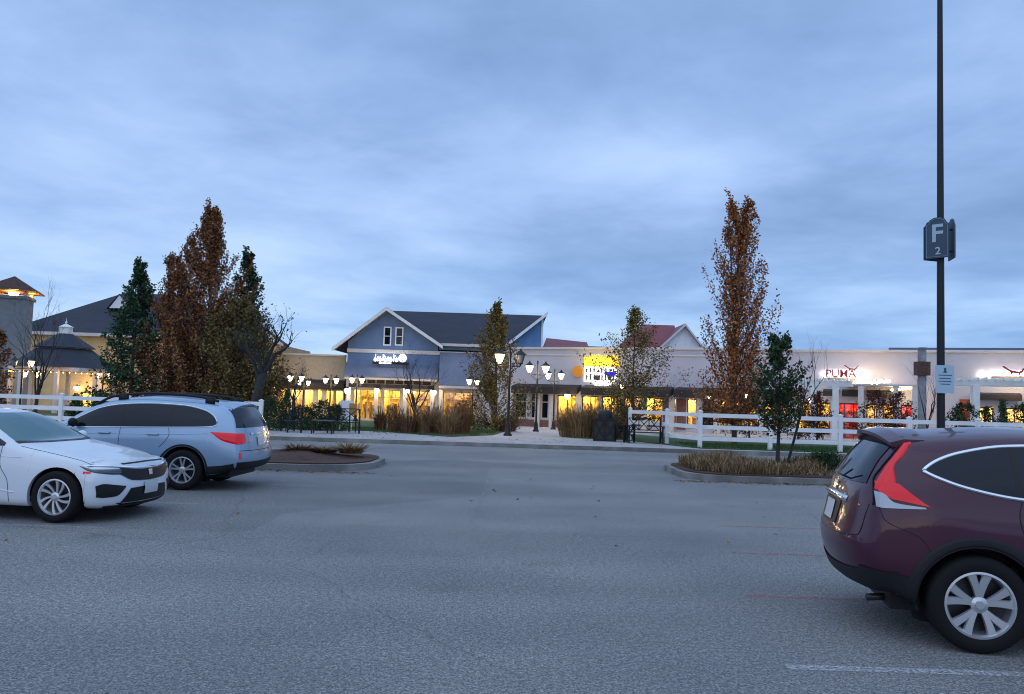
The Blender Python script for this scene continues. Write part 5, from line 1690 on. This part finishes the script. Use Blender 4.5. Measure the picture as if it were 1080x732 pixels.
# notice on the pole
zc = at(995, 400, D - .12).z - g
nt_ = empty('pole_notice', (x0 + .03, D - .13, g + zc), R(4), 'pale blue notice board fixed to the tall black light pole', 'sign')
MB().box(-.235, .235, -.012, .012, -.345, .345).build('board', mat('pale_blue_board', (.42, .56, .66), .45), nt_)
m = MB()
for z, a, b in ((.10, -.17, .17), (.02, -.15, .15), (-.05, -.17, .16), (-.12, -.12, .13)): m.box(a, b, -.0165, -.0125, z - .010, z + .010)
m.build('notice_lines', mat('notice_ink', (.06, .09, .13), .6), nt_)
MB().lathe([(0, 0), (.035, 0), (.035, .003), (0, .003)], (.0, -.016, .25), 12, 'y').prism([(-.05, .16), (.05, .16), (.02, .23), (-.02, .23)], -.0165, -.0125).build('notice_symbol', MATS['notice_ink'], nt_)
MB().box(-.06, .06, .0125, .06, -.05, .05).build('clamp', M_black, nt_)


# ---- benches, table, bin
def xframe(mb, x0, x1, y, z0, z1, n=1, w=.035, t=.03):
    mb.beam((x0, y, z0), (x1, y, z0), t, w).beam((x0, y, z1), (x1, y, z1), t, w)
    for i in range(n):
        a, b = x0 + (x1 - x0) * i / n, x0 + (x1 - x0) * (i + 1) / n
        mb.beam((a, y, z0), (b, y, z1), t * .8, w * .9).beam((a, y + .004, z1), (b, y + .004, z0), t * .8, w * .9)
        if i: mb.beam((a, y - .003, z0), (a, y - .003, z1), t, w)
    return mb


def bench(x, y, rz, wd, n, label, h=.98, name='garden_bench', cat='bench'):
    root = empty(name, (x, y, gz(y) + .13), rz, label, cat, 'black lattice-back seats on the pavement')
    w2 = wd / 2
    m = MB()
    for i in range(6): m.box(-w2 + .03, w2 - .03, -.46 + i * .08, -.40 + i * .08, .42, .45)
    m.build('seat', M_black, root)
    xframe(MB(), -w2 + .05, w2 - .05, .06, .52, h, n).build('backrest', M_black, root)
    for sx in (-1, 1):
        MB().box(sx * w2 - .03, sx * w2 + .03, .03, .09, 0, h).build('leg', M_black, root)
        MB().box(sx * w2 - .03, sx * w2 + .03, -.50, -.44, 0, .66).build('leg', M_black, root)
        MB().box(sx * w2 - .04, sx * w2 + .04, -.50, .03, .66, .69).build('armrest', M_black, root)
        m = MB()
        m.beam((sx * w2, -.44, .1), (sx * w2, .03, .62), .03, .03).beam((sx * w2 + .004, -.44, .62), (sx * w2 + .004, .03, .1), .03, .03)
        m.build('side_lattice', M_black, root)
    return root


bench(gx(679, 32.3), 32.3, R(180) + R(180), 1.32, 3, 'black lattice-back bench in front of the first bay of the right fence')
bench(gx(655, 32.8), 32.8, R(35), .55, 1, 'small black lattice armchair between the bin enclosure and the bench', .62, 'garden_chair', 'chair')
bench(gx(312, 32.5), 32.5, R(-62), 1.2, 2, 'black lattice bench turned sideways, left end of the left seating group')
bench(gx(362, 33), 33, R(12), 1.25, 2, 'black lattice-back bench at the right end of the left seating group')
# coffee table
x, y = gx(340, 31.8), 31.8
tb = empty('garden_table', (x, y, gz(y) + .13), R(5), 'low black table with a grey top in the left seating group', 'table')
MB().box(-.42, .42, -.3, .3, .50, .53).build('tabletop', mat('grey_tabletop', (.06, .065, .07), .45), tb)  # top in one even grey, lighter than the legs
for sx in (-1, 1):
    for sy in (-1, 1): MB().box(sx * .38 - .025, sx * .38 + .025, sy * .26 - .025, sy * .26 + .025, 0, .5).build('leg', M_black, tb)
# bin enclosure
x, y = gx(637.5, 33.2), 33.2
bn = empty('litter_bin', (x, y, gz(y) + .13), R(-6), 'black lattice-sided bin enclosure with a domed lid, before the tall grasses', 'litter bin')
MB().box(-.40, .40, -.40, .40, .06, .86).build('liner', mat('grey_liner', (.045, .042, .040), .7), bn)
for rz in range(4):
    f = empty('side_panel', (0, 0, 0), R(90 * rz)); f.parent = bn
    xframe(MB(), -.43, .43, -.44, .05, .88, 2, .07, .05).box(-.46, -.41, -.46, -.41, 0, .92).build('lattice', M_black, f)
MB().lathe([(.34, .87), (.34, 1.05), (.33, 1.10), (.31, 1.18), (.24, 1.23), (0, 1.25)], (0, 0, 0), 20).build('lid', M_black, bn, smooth=True)
# tan notice box left, white panel behind it
x, y = gx(371.5, 33.6), 33.6
nb = empty('notice_stand', (x, y, gz(y) + .13), R(0), 'small tan box on black legs beside the left bench', 'notice stand')
MB().box(-.15, .15, -.1, .1, .72, 1.2).build('box', mat('tan_board', (.42, .22, .07), .7, var=.15), nb)
for sx in (-1, 1): MB().box(sx * .13 - .025, sx * .13 + .025, -.03, .03, 0, .718).build('leg', M_black, nb)
x, y = gx(364, 36), 36
ws = empty('white_panel', (x, y, gz(y) + .15), 0, 'white freestanding panel behind the right bench of the left group', 'panel')
MB().box(-.3, .3, -.03, .03, .35, 1.3).build('board', M_white, ws)
for sx in (-1, 1): MB().box(sx * .26 - .02, sx * .26 + .02, .032, .07, 0, 1.2).build('leg', M_white, ws)
# tall grey post with a brown sign box behind the right fence
x, y = gx(972.5, 36), 36
bp_ = empty('banner_post', (x, y, gz(y) + .15), 0, 'pale square post carrying a brown box, behind the fence left of the light pole', 'sign post')
zt = at(972, 368, y).z - gz(y) - .15
zb0, zb1 = at(972, 396, y).z - gz(y) - .15, at(972, 381.5, y).z - gz(y) - .15
MB().box(-.13, .13, -.13, .13, 0, zt).box(-.17, .17, -.17, .17, zt, zt + .06).build('post', mat('pale_grey_post', (.30, .30, .33), .8, var=.25, vscale=3), bp_)
MB().box(-.26, .26, -.24, .24, zb0, zb1).build('sign_box', mat('brown_box', (.11, .05, .03), .7, var=.4, vscale=8), bp_)
# ---------------------------------------------------------------- plants
def leafmat(name, c1, c2, var=.35):
    return mat(name, c1, .75, var=var, vscale=1.6, island=.7, col2=c2, spec=.2)


L_rust = leafmat('rust_needles', (.075, .032, .015), (.30, .125, .05))
L_rust2 = leafmat('rust_red_leaves', (.11, .036, .014), (.42, .16, .05))
L_spruce = leafmat('spruce_needles', (.016, .036, .020), (.050, .105, .045))
L_olive = leafmat('olive_leaves', (.075, .060, .015), (.27, .18, .045))
L_mixed = leafmat('brown_green_leaves', (.055, .048, .018), (.19, .13, .045))
L_dark = leafmat('dark_green_leaves', (.014, .032, .014), (.045, .08, .032))
L_redbrown = leafmat('red_brown_leaves', (.05, .016, .012), (.14, .045, .03))
L_box = leafmat('boxwood_leaves', (.012, .028, .010), (.035, .070, .022))
G_tan = mat('dry_grass', (.16, .10, .05), .9, var=.3, vscale=4, island=.7, col2=(.34, .22, .11), spec=.1)
G_brown = mat('brown_grass', (.09, .05, .03), .9, var=.3, vscale=4, island=.7, col2=(.22, .12, .06), spec=.1)
G_straw = mat('straw_grass', (.13, .08, .04), .9, var=.3, vscale=4, island=.7, col2=(.32, .22, .12), spec=.1)


def leaf(mb, p, s, rnd, up=0.):
    d = Vector((rnd.gauss(0, 1), rnd.gauss(0, 1), rnd.gauss(0, 1) + up)); d.normalize()
    e = d.orthogonal().normalized()
    e.rotate(Matrix.Rotation(rnd.uniform(0, 6.28), 3, d))
    s *= rnd.uniform(.65, 1.35)
    o = len(mb.v)
    mb.v += [tuple(p), tuple(p + d * s * .5 + e * s * .32), tuple(p + d * s), tuple(p + d * s * .5 - e * s * .32)]
    mb.f.append((o, o + 1, o + 2, o + 3))


def tree(name, label, px, D, py_top, halfw_px, prof, lm, n_br, per, ls, base_h=.12, up=.5, spread=.16, trunk_r=.09, seed=1, py_base=None, bark=None, zoff=.15, cat='tree', group=None, lean=0., gaps=.0, leafup=.3, limb=1., vs=1.3, fork=0., wk=1.3):
    """prof(t): crown radius share at share t of the height; branches rise outwards and carry the leaves"""
    rnd = random.Random(seed)
    g = gz(D) + zoff
    x = gx(px, D, g)
    H = at(px, py_top, D).z - g
    RR = halfw_px * D / FOC * wk
    root = empty(name, (x, D, g), 0 * rnd.uniform(0, 6), label, cat, group)
    tr = MB()
    tp = [Vector((lean * t + .04 * math.sin(5 * t + seed) * H * .12, .03 * math.cos(4 * t + seed) * H * .1, H * .97 * t)) for t in [i / 10 for i in range(11)]]
    tr.tube([tp[0] - Vector((0, 0, .1))] + tp[0:], [trunk_r * 1.35] + [trunk_r * (1.15 - 1.08 * (i / 10)) for i in range(11)], 8)
    lv = MB()

    def trunk_at(t):
        i = min(9, int(t * 10)); return tp[i].lerp(tp[i + 1], t * 10 - i)
    # a few voids so that the sky shows through
    voids = [(rnd.uniform(.2, .95), rnd.uniform(0, 6.28), rnd.uniform(.15, .3)) for _ in range(int(gaps * 10))]
    for b in range(n_br):
        t = base_h + (1 - base_h) * ((b + rnd.random()) / n_br) ** .95
        t = min(t, .985)
        az = rnd.uniform(0, 6.283)
        rad = RR * prof(t) * rnd.uniform(.55, 1.12)
        if rnd.random() < .08: rad *= 1.18
        if any(abs(t - v[0]) < .07 and abs(math.atan2(math.sin(az - v[1]), math.cos(az - v[1]))) < .8 for v in voids): rad *= .45
        t0 = max(base_h * .7, t - up * rad / H - .03)
        p0 = trunk_at(t0)
        fk = fork * (1 if b % 2 else -1) * max(0, t - .35) / .65
        p2 = trunk_at(t) + Vector((math.cos(az) * rad + fk, math.sin(az) * rad, 0))
        if b % 7 == 0: p2 = p2 + Vector((0, 0, H * .05 * rnd.random()))
        p1 = p0.lerp(p2, .5) + Vector((math.cos(az), math.sin(az), 0)) * rad * .12 - Vector((0, 0, rad * .08))
        if limb and b % 2 == 0:
            r_ = trunk_r * .28 * (1.1 - t) * limb
            tr.tube([p0, p1, p2], [r_ + .006, r_ * .6 + .004, .004], 5, cap=False)
        for q in range(per):
            f = rnd.uniform(.15, 1.08) ** .8
            c = p0.lerp(p1, min(1, f * 2)) if f < .5 else p1.lerp(p2, (f - .5) * 2)
            s_ = spread * (1.15 - .5 * f) * (.42 + .7 * (1 - t) ** .6)
            c = c + Vector((rnd.gauss(0, s_), rnd.gauss(0, s_), rnd.gauss(0, s_ * vs)))
            leaf(lv, c, ls, rnd, leafup)
    if fork:
        for sg in (1, -1):
            tr.tube([trunk_at(.3), trunk_at(.6) + Vector((sg * fork * .38, 0, 0)), trunk_at(.95) + Vector((sg * fork * .95, 0, 0))], [trunk_r * .6, trunk_r * .35, .01], 6)
    tr.build('trunk', bark or M_bark, root, smooth=True)
    lv.build('crown', lm, root, recalc=False)
    return root


def branching(mb, p, d, length, r, depth, rnd, ends, wob=.25, split=(2, 3), ang=.5, upb=.15):
    n = 4
    pts = [p]; q = p.copy(); dd = d.copy()
    for i in range(n):
        dd = (dd + Vector((rnd.gauss(0, wob), rnd.gauss(0, wob), rnd.gauss(0, wob * .6) + upb)) * .5).normalized()
        q = q + dd * (length / n); pts.append(q.copy())
    r1_ = r * .62
    mb.tube(pts, [r + (r1_ - r) * i / n for i in range(n + 1)], 6 if r > .02 else 4, cap=False)
    ends.append((q, dd))
    if depth == 0: return
    for k in range(rnd.randint(*split)):
        i = rnd.randint(1, n) if k else n
        a = dd.orthogonal().normalized(); a.rotate(Matrix.Rotation(rnd.uniform(0, 6.28), 3, dd))
        nd = (dd + a * rnd.uniform(ang * .6, ang * 1.3)).normalized()
        branching(mb, pts[i], nd, length * rnd.uniform(.6, .85), r1_ * rnd.uniform(.6, .9), depth - 1, rnd, ends, wob, split, ang, upb)


def bare_tree(label, px, D, py_top, seed, trunk_r=.06, trunk_h=.25, stems=4, lean=(0, 0), leaves=None, ls=.07, nleaf=0, ang=.5, depth=4, spread=.35, zoff=.15, split=(2, 3), name='bare_tree', group=None, wob=.25):
    rnd = random.Random(seed)
    g = gz(D) + zoff
    H = at(px, py_top, D).z - g
    root = empty(name, (gx(px, D, g), D, g), 0, label, 'tree', group)
    mb = MB(); ends = []
    base = Vector((lean[0] * trunk_h * H, lean[1] * trunk_h * H, trunk_h * H))
    mb.tube([Vector((0, 0, -.1)), Vector((0, 0, 0)), base * .5, base], [trunk_r * 1.4, trunk_r * 1.2, trunk_r, trunk_r * .9], 8)
    for k in range(stems):
        az = 6.283 * k / stems + rnd.uniform(-.4, .4)
        d = Vector((math.cos(az) * spread + lean[0], math.sin(az) * spread + lean[1], 1)).normalized()
        branching(mb, base * rnd.uniform(.75, 1), d, H * (1 - trunk_h) * .38, trunk_r * .6, depth, rnd, ends, wob, split, ang)
    zm = max(v[2] for v in mb.v)
    f = H / zm
    mb.v = [(v[0] * f, v[1] * f, v[2] * f if v[2] > 0 else v[2]) for v in mb.v]
    mb.build('trunk', M_darkbark, root, smooth=True)
    if nleaf:
        lv = MB()
        for _ in range(nleaf):
            p, d = rnd.choice(ends)
            leaf(lv, p * f + Vector((rnd.gauss(0, .08), rnd.gauss(0, .08), rnd.gauss(0, .08))), ls, rnd)
        lv.build('leaves', leaves, root, recalc=False)
    return root


cone = lambda t: max(.04, (1 - t)) ** .85 * (1 if t > .12 else .8)
colm = lambda t: min(1, (t + .15) * 1.9) * max(.05, 1 - t ** 2.2) ** .7
egg = lambda t: max(.05, math.sin(math.pi * min(1, max(0, (t * .95 + .02))) ** .8)) ** .8
flame = lambda t: (.62 + .38 * math.sin(min(1, t * 1.5) * math.pi)) * max(.03, 1 - t) ** .55 * 1.25

tree('spruce_tree', 'dark green narrow spruce standing left of the rust-coloured trees', 137, 40, 270, 40, lambda t: max(.05, 1 - t) ** .8 * (1 + .12 * math.sin(t * 40)), L_spruce, 230, 44, .15, .03, .1, .12, .11, 3, leafup=0)
tree('conifer_tree', 'tallest rust-brown conifer, in the middle of the left tree cluster', 213, 42, 211, 82, lambda t: (max(.04, 1 - t) ** .85) * (1 if t > .2 else .8 + t), L_rust, 320, 130, .115, .03, 1.1, .13, .16, 5, gaps=.6, leafup=.6, vs=2.4)
tree('conifer_tree', 'rust-brown conifer at the left edge of the rust tree cluster', 175, 41, 262, 34, colm, L_rust, 140, 110, .115, .03, 1.0, .12, .10, 6, gaps=.3, leafup=.6, vs=2.4)
tree('conifer_tree', 'rust-brown conifer between the leftmost and the tallest of the rust cluster', 192, 43, 243, 32, colm, L_rust, 110, 90, .115, .03, 1.0, .12, .10, 8, leafup=.6, vs=2.4)
tree('spruce_tree', 'dark green spruce at the right side of the tallest rust tree', 252, 44, 260, 44, lambda t: max(.05, 1 - t) ** .8, L_spruce, 260, 44, .15, .05, .2, .13, .11, 9, gaps=.3, leafup=0)
tree('conifer_tree', 'low brown-green tree at the right foot of the rust tree cluster', 246, 40, 312, 42, egg, L_mixed, 300, 70, .13, .12, .4, .18, .08, 10, gaps=.3)
tree('conifer_tree', 'dark rust shrubby tree cut by the left edge of the photo', -6, 38, 345, 13, colm, L_rust, 60, 40, .13, .03, .5, .12, .07, 12)
# grey trunk with bare boughs reaching right
bare_tree('grey-trunked tree with bare boughs reaching right, behind the tail of the wagon', 262, 35, 318, 21, trunk_r=.20, trunk_h=.44, stems=4, lean=(.22, 0), leaves=L_dark, nleaf=240, ls=.10, ang=.6, depth=4, spread=.5)
bare_tree('slim bare tree with upright twigs, in front of the pavilion', 36, 33.5, 290, 31, trunk_r=.09, trunk_h=.2, stems=4, ang=.45, depth=4, spread=.26, lean=(.05, 0))
bare_tree('wide bare tree in front of the lit windows of the blue store', 437, 40, 352, 41, trunk_r=.09, trunk_h=.24, stems=6, ang=.5, depth=5, spread=.6, split=(2, 3), leaves=L_olive, nleaf=60, ls=.07)
bare_tree('small bare spreading tree before the wall of the tan store', 308, 48, 374, 45, trunk_r=.07, trunk_h=.35, stems=4, ang=.6, depth=4, spread=.7, leaves=L_dark, nleaf=160, ls=.09)
tree('columnar_tree', 'olive-brown dense columnar tree beside the tall half-dark lamp', 521, 44, 316, 27, lambda t: (1.15 - .35 * t if t < .5 else .97 * max(.04, (1 - t) / .5) ** .7) * (1 if t > .08 else .8), L_olive, 190, 72, .11, .04, .9, .12, .11, 51, gaps=.9, leafup=.6, vs=2.2, wk=1.35)
tree('young_tree', 'thin-leaved young tree growing in front of the lit yellow sign', 667, 36.5, 320, 42, lambda t: max(.05, math.sin(math.pi * min(1, max(0, t - .08) * 1.05) ** .75)) ** .9 * (1 if t < .75 else .75), L_olive, 200, 38, .10, .20, .9, .13, .07, 53, gaps=1.2, wk=1.45)
tree('columnar_tree', 'tall rust-red columnar tree rising above the right fence', 775, 33, 203, 42, lambda t: (.55 + .45 * min(1, t * 3)) * (1 if t < .40 else max(.04, (1 - t) / .6) ** .85), L_rust2, 225, 95, .10, .12, 1.8, .09, .10, 54, gaps=1.5, leafup=.6, limb=1.4, vs=2.6, fork=.46, wk=1.18)
tree('small_tree', 'small dark green tree on a bent trunk in the right island', 820, 20.3, 348, 21, lambda t: (.25 if t < .3 else .6 + .4 * math.sin((t - .3) / .7 * 3.1)) * (1 if t < .8 else .6), L_dark, 95, 42, .085, .36, .7, .085, .05, 56, zoff=.165, lean=.05, bark=M_darkbark)
bare_tree('bare twiggy sapling leaning right, in the right island beside the small dark tree', 829, 20.6, 343, 57, trunk_r=.035, trunk_h=.42, stems=3, lean=(.26, 0), ang=.45, depth=4, spread=.35, zoff=.165, split=(2, 2), wob=.10)
bare_tree('bare sapling behind the fence beside the pale square post', 978, 33, 368, 58, trunk_r=.05, trunk_h=.25, stems=3, ang=.35, depth=4, spread=.25)
for i, (px, D_, pt, hw, lab) in enumerate(((842, 41, 408, 18, 'red-brown shrub tree behind the fence, first right of the rust-red columnar tree'), (862, 41, 412, 11, 'red-brown shrub tree behind the fence, left of the white pergola column'),
                                           (922, 41, 410, 22, 'large red-brown shrub right of the red shop doorway'), (948, 41, 412, 16, 'red-brown shrub left of the pale square post'), (790, 42, 405, 12, 'brown shrub tree behind the trunk of the columnar tree'))):
    tree('shrub_tree', lab, px, D_, pt, hw, egg, L_redbrown, 60, 34, .10, .15, .4, .12, .05, 60 + i, group='red-brown shrubs behind the right fence', cat='shrub')


def bush(label, px, D_, pt, hw, lm, seed, n=60, per=40, ls=.07, zoff=.15, prof=None, name='shrub', group='green shrubs of the planting beds', sp=.10):
    return tree(name, label, px, D_, pt, hw, prof or (lambda t: max(.1, 1 - max(0, t - .25) ** 2 * 1.7) ** .6), lm, n, per, ls, .02, .1, sp, .03, seed, zoff=zoff, cat='shrub', group=group, leafup=.2, limb=.5)


bush('round dark green shrub at the right end of the island, touching the maroon crossover', 870, 20.6, 479, 26, L_box, 71, 110, 60, .045, zoff=.165)
bush('dark spiky shrub over the hood of the white sedan', 78, 31.8, 416, 13, L_spruce, 72, prof=cone)
bush('dark spiky shrub at the front pillar of the wagon', 103, 31.8, 415, 12, L_spruce, 73, prof=cone)
bush('dark shrub right of the white fence end', 284, 33.3, 419, 16, L_box, 74)
bush('cone-shaped dark evergreen before the tan store', 301, 36.5, 411, 10, L_spruce, 75, prof=cone)
bush('dark shrub behind the sideways bench', 318, 34.5, 428, 17, L_box, 76)
bush('tall dark shrub behind the low table', 337, 34.6, 422, 17, L_box, 77)
bush('dark shrub left of the white panel', 352, 34.6, 427, 13, L_box, 78)
bush('dark evergreen shrub right of the light pole, tallest of its row', 1019, 31.6, 424, 17, L_box, 79, 80, 50)
bush('dark evergreen shrub second right of the light pole', 1042, 31.8, 428, 12, L_box, 80)
bush('dark pointed evergreen third right of the light pole', 1058, 31.6, 420, 9, L_spruce, 81, prof=cone)
bush('dark evergreen at the right edge of the photo behind the fence', 1077, 31.8, 424, 10, L_box, 82)


def grass_clump(name, label, px, D_, py_top, hw_px, gm, seed, n=520, zoff=.163, plume=True, group='ornamental grasses of the beds', spread=1.0, bw=.010):
    rnd = random.Random(seed)
    g = gz(D_) + zoff
    H = at(px, py_top, D_).z - g
    W_ = hw_px * D_ / FOC * 1.35
    o = MB()
    for i in range(n):
        a = rnd.uniform(0, 6.283); r0_ = rnd.uniform(0, 1) ** .5 * W_ * .5
        b = Vector((math.cos(a) * r0_, math.sin(a) * r0_, 0))
        out_ = rnd.uniform(.1, 1.0) * W_ * .75 * spread
        h = H * rnd.uniform(.35, 1.05) * (1 - .35 * out_ / max(W_, .01))
        aa = a + rnd.gauss(0, .5)
        mid = b + Vector((math.cos(aa) * out_ * .3, math.sin(aa) * out_ * .3, h * .6))
        tip = b + Vector((math.cos(aa) * out_, math.sin(aa) * out_, h))
        s = Vector((-math.sin(aa + rnd.uniform(-1, 1)), math.cos(aa), 0)) * bw
        k = len(o.v)
        o.v += [tuple(b - s), tuple(b + s), tuple(mid + s * .8), tuple(mid - s * .8), tuple(tip)]
        o.f += [(k, k + 1, k + 2, k + 3), (k + 3, k + 2, k + 4)]
        if plume and i % 5 == 0:
            k = len(o.v); s2 = s * 1.6
            dn = (tip - mid).normalized()
            o.v += [tuple(tip - dn * .18), tuple(tip - dn * .06 + s2), tuple(tip + dn * .10), tuple(tip - dn * .06 - s2)]
            o.f.append((k, k + 1, k + 2, k + 3))
    ob = o.build(name, gm, None, recalc=False)
    ob.location = (gx(px, D_, g), D_, g)
    tag(ob, label, 'ornamental grass', group)
    return ob


spots = [(401, 37.2, 427, 8, G_brown, 'narrow brown grass clump, leftmost before the blue store windows'), (417, 35.5, 424, 10, G_brown, 'brown grass clump second from left before the blue store'),
         (431, 34.4, 431, 12, G_brown, 'low wide brown grass clump in front of the bare tree'), (446, 34.6, 423, 11, G_tan, 'tan grass clump just right of the bare tree trunk'),
         (459, 35.5, 422, 9, G_brown, 'dark grass clump in the middle right of the blue store bed'), (472, 34.0, 428, 12, G_tan, 'tan grass clump fronting the point of the blue store bed'),
         (483, 35.4, 423, 9, G_brown, 'upright brown grass clump second from the right end of the bed'), (490, 37, 425, 8, G_brown, 'narrow brown clump at the right end of the blue store bed')]
for i, (px, D_, pt, hw, gm, lab) in enumerate(spots): grass_clump('grass_clump', lab, px, D_, pt, hw, gm, 100 + i)
spots = [(599, 36.6, 429, 13, G_tan, 'tawny grass clump at the plaza side, leftmost before the sweet shop'), (612, 36, 424, 14, G_tan, 'tall tawny grass clump second left of the bin enclosure'),
         (627, 36.4, 422, 13, G_tan, 'tall tawny grass clump just behind the bin enclosure'), (641, 36, 426, 12, G_tan, 'tawny grass clump behind the domed lid'), (653, 36.6, 430, 10, G_tan, 'tawny grass clump behind the small armchair')]
for i, (px, D_, pt, hw, gm, lab) in enumerate(spots): grass_clump('grass_clump', lab, px, D_, pt, hw, gm, 120 + i, n=1200)
grass_clump('grass_clump', 'low dark grass mound at the foot of the olive columnar tree', 533, 43, 436, 16, G_brown, 131, n=350)
for i, (px, pt, hw, gm, lab) in enumerate(((316, 468, 17, G_brown, 'low rusty grass tuft at the wagon end of the left island'), (342, 470, 17, G_brown, 'low rusty grass tuft in the middle of the left island'), (370, 466, 16, G_tan, 'orange-brown grass tuft near the round tip of the left island'))):
    grass_clump('grass_clump', lab, px, 20.2, pt, hw, gm, 140 + i, n=500, zoff=.26, bw=.009, group='grass tufts of the left island', spread=1.2)
# the dry grass covering the right island: nobody could count it
rnd = random.Random(77)
m = MB()
x0, x1 = ISL_R[0] + .35, gx(862, 20, .16)
for i in range(9500):
    x = rnd.uniform(x0, x1); y = rnd.uniform(ISL_R[2] + .3, ISL_R[3] - .3)
    if x < x0 + .8 and abs(y - 20.3) > .9 + (x - x0): continue
    cl_ = .5 + .5 * math.sin(x * 2.3 + math.sin(y * 2.1)) * math.cos(y * 1.7)
    if cl_ < .42 and rnd.random() < .75: continue
    h = (.08 + .34 * cl_) * rnd.uniform(.35, 1.15)
    a = rnd.uniform(0, 6.283); le = rnd.uniform(.05, .28)
    s = Vector((math.cos(a + 1.57), math.sin(a + 1.57), 0)) * .007
    b = Vector((x, y, .18)); mid = b + Vector((math.cos(a) * le * .3, math.sin(a) * le * .3, h * .65)); tip = b + Vector((math.cos(a) * le, math.sin(a) * le, h))
    k = len(m.v)
    m.v += [tuple(b - s), tuple(b + s), tuple(mid + s), tuple(mid - s), tuple(tip)]; m.f += [(k, k + 1, k + 2, k + 3), (k + 3, k + 2, k + 4)]
tag(m.build('dry_grass', G_straw, recalc=False), 'dry straw-coloured grass covering the right parking island', 'grass', kind='stuff')
# lawn blades near the edges
for nm, (xa_, xb_, ya, yb), seed in (('lawn_grass', (gx(730, 30), 16, 29.7, 33), 5), ('lawn_grass', (-9.5, 1.5, 33.5, 42), 6)):
    rnd = random.Random(seed); m = MB()
    for i in range(9000):
        x = rnd.uniform(xa_, xb_); y = rnd.uniform(ya, yb)
        if seed == 6:
            # stay on the lawn side of the path edge
            e_ = 36.2 if x < gx(400, 36) else (33.4 if x < gx(505, 34) else 36.5)
            if y < e_ or x > gx(528, y) - .25: continue
        h = rnd.uniform(.04, .13); a = rnd.uniform(0, 6.283)
        s = Vector((math.cos(a), math.sin(a), 0)) * .009
        b = Vector((x, y, gz(y) + .15)); k = len(m.v)
        m.v += [tuple(b - s), tuple(b + s), tuple(b + Vector((rnd.gauss(0, .03), rnd.gauss(0, .03), h)))]; m.f.append((k, k + 1, k + 2))
    tag(m.build(nm, mat('grass_blades', (.025, .06, .012), .9, var=.3, vscale=2, island=.8, col2=(.07, .13, .035)), recalc=False), 'short green grass behind the right fence' if seed == 5 else 'short green grass before the blue store', 'grass', kind='stuff')

# dead leaves blown into the gutters and over the beds
rnd = random.Random(31); m = MB()
def litter(x, y, z):
    a = rnd.uniform(0, 6.28); s_ = rnd.uniform(.018, .045)
    d = Vector((math.cos(a), math.sin(a), rnd.uniform(-.2, .5))) * s_; e = Vector((-math.sin(a), math.cos(a), rnd.uniform(-.3, .3))) * s_ * .6
    p = Vector((x, y, z + .012)); k = len(m.v)
    m.v.extend([tuple(p - d), tuple(p + e), tuple(p + d), tuple(p - e)]); m.f.append((k, k + 1, k + 2, k + 3))
for _ in range(700): litter(rnd.uniform(ISL_R[0] - .3, 12), ISL_R[2] - abs(rnd.gauss(0, .18)) - .02, 0)
for _ in range(500): litter(rnd.uniform(-9, ISL_L[1] + .2), ISL_L[2] - abs(rnd.gauss(0, .18)) - .02, 0)
for _ in range(500): litter(rnd.uniform(-14, 16), PAVY - abs(rnd.gauss(0, .2)) - .02, 0)
for _ in range(500): litter(rnd.uniform(-9, 14), rnd.uniform(PAVY + .3, 33.5), .135)
for _ in range(90): litter(rnd.uniform(-7, 8), rnd.uniform(9, 27), 0)
tag(m.build('fallen_leaves', G_brown, recalc=False), 'dead brown leaves scattered along the kerbs', 'leaves', kind='stuff')
